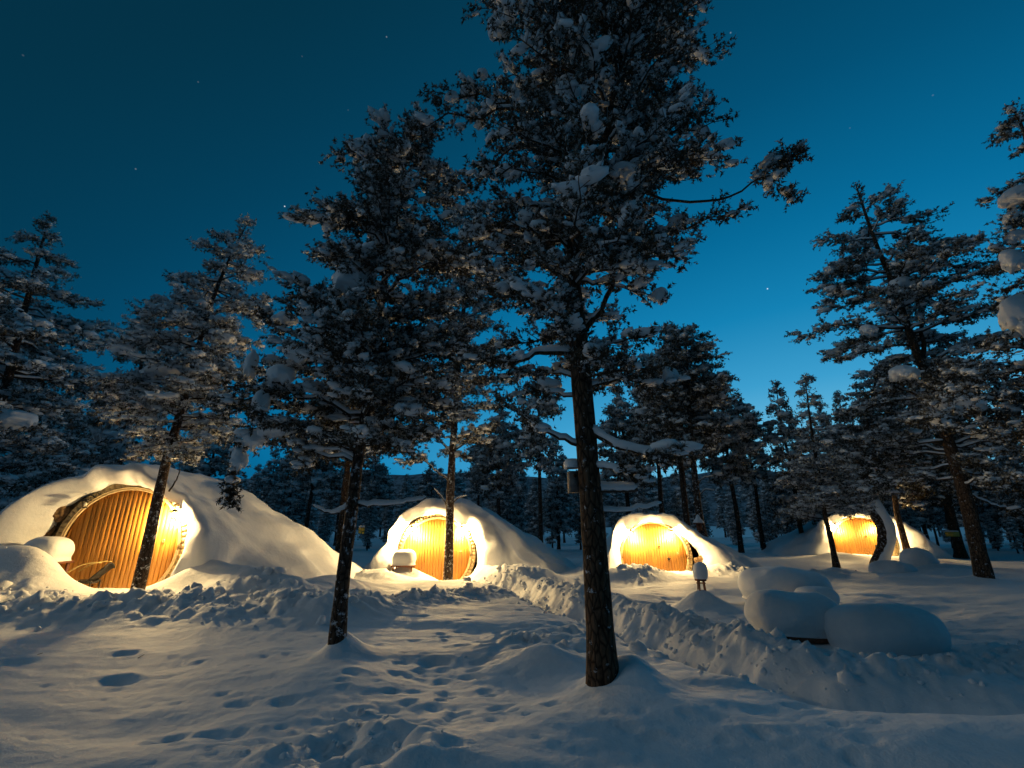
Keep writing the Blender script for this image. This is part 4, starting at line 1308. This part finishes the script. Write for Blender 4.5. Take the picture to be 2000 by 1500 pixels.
def lathe(prof):
    V = np.array([[(r * math.cos(a), r * math.sin(a), z) for a in th] for r, z in prof]).reshape(-1, 3)
    i = np.arange(len(prof) - 1)[:, None] * n; j = np.arange(n)[None]; j2 = (j + 1) % n
    return MB().add(V, np.stack([i + j, i + j2, i + n + j2, i + n + j], -1).reshape(-1, 4))


lathe([(0, 0), (.16, 0), (.18, .03), (.13, .05), (.13, .32), (0, .32)]).build('body', M_DARKWOOD, fd, smooth=False)
lathe([(0, .31), (.27, .32), (.26, .35), (.05, .5), (0, .5)]).build('roof', M_DARKWOOD, fd)
lathe([(0, .355), (.28, .36), (.26, .42), (.14, .56), (.06, .74), (0, .78)]).build('snow_cap', M_SNOWSOFT, fd)
lathe([(0, -1.6), (.035, -1.6), (.035, 0), (0, 0)]).build('post', M_DARKWOOD, fd)

# small yellow boards on two trunks
for (px, py, Y, w, h, lb) in ((1860, 1043, 27.6, 24, 9, 'small yellow board nailed to the trunk right of the farthest hut'),
                              (706, 1036, 19.6, 12, 12, 'small yellow board beside the trunk left of the middle hut')):
    c = at(px, py, Y); sc = Y * .98 / FPX
    sg = empty('sign_board', c, -.1); tag(sg, lb, 'sign', 'small yellow boards')
    m = MB(); box(m, (0, 0, 0), (w * sc, .03, h * sc)); m.build('board', M_SIGN, sg, smooth=False)
    m = MB(); box(m, (0, .10, 0), (.06, .17, .06)); m.build('bracket', M_DARKWOOD, sg, smooth=False)
    pillow(MB(), (0, 0, h * sc / 2 - .01), w * sc / 2, .05, .07, .9, 41, 2.6, .1).build('snow_cap', M_SNOWSOFT, sg)

# two dry twigs sticking out of the snow
for (p0, p1, Y, lb) in (((60, 1298), (84, 1275), 7.2, 'dry twig poking out of the snow at the left edge'), ((256, 1302), (282, 1278), 7.1, 'dry twig beside the deep hollow at lower left')):
    a, b = at(*p0, Y), at(*p1, Y + .15)
    a[2] = gz(a[0], a[1]) - .05
    mid = (a + b) / 2 + np.array([.0, 0, .02])
    o = MB().add(*tube([(0, 0, 0), mid - a, b - a], [.006, .005, .003], 5)).build('dry_twig', M_TWIG, None, loc=tuple(a))
    tag(o, lb, 'twig', 'dry twigs in the snow')

# snow plastered on the bent trunk
P = spline([at(px, py, 23.4) for (px, py) in ((1704, 1116), (1720, 1085), (1729, 1050), (1722, 1018), (1704, 990), (1694, 965))], 24) + np.array([.10, -.16, .02]) - np.array(BENT.location)
rr = .24 * (1 + .35 * fbm3(P * 2.2, 2)); rr[0] *= .9; rr[-3:] *= np.array([.8, .55, .2])
MB().add(*tube(P, rr, 14)).build('trunk_snow', M_SNOWSOFT, BENT)
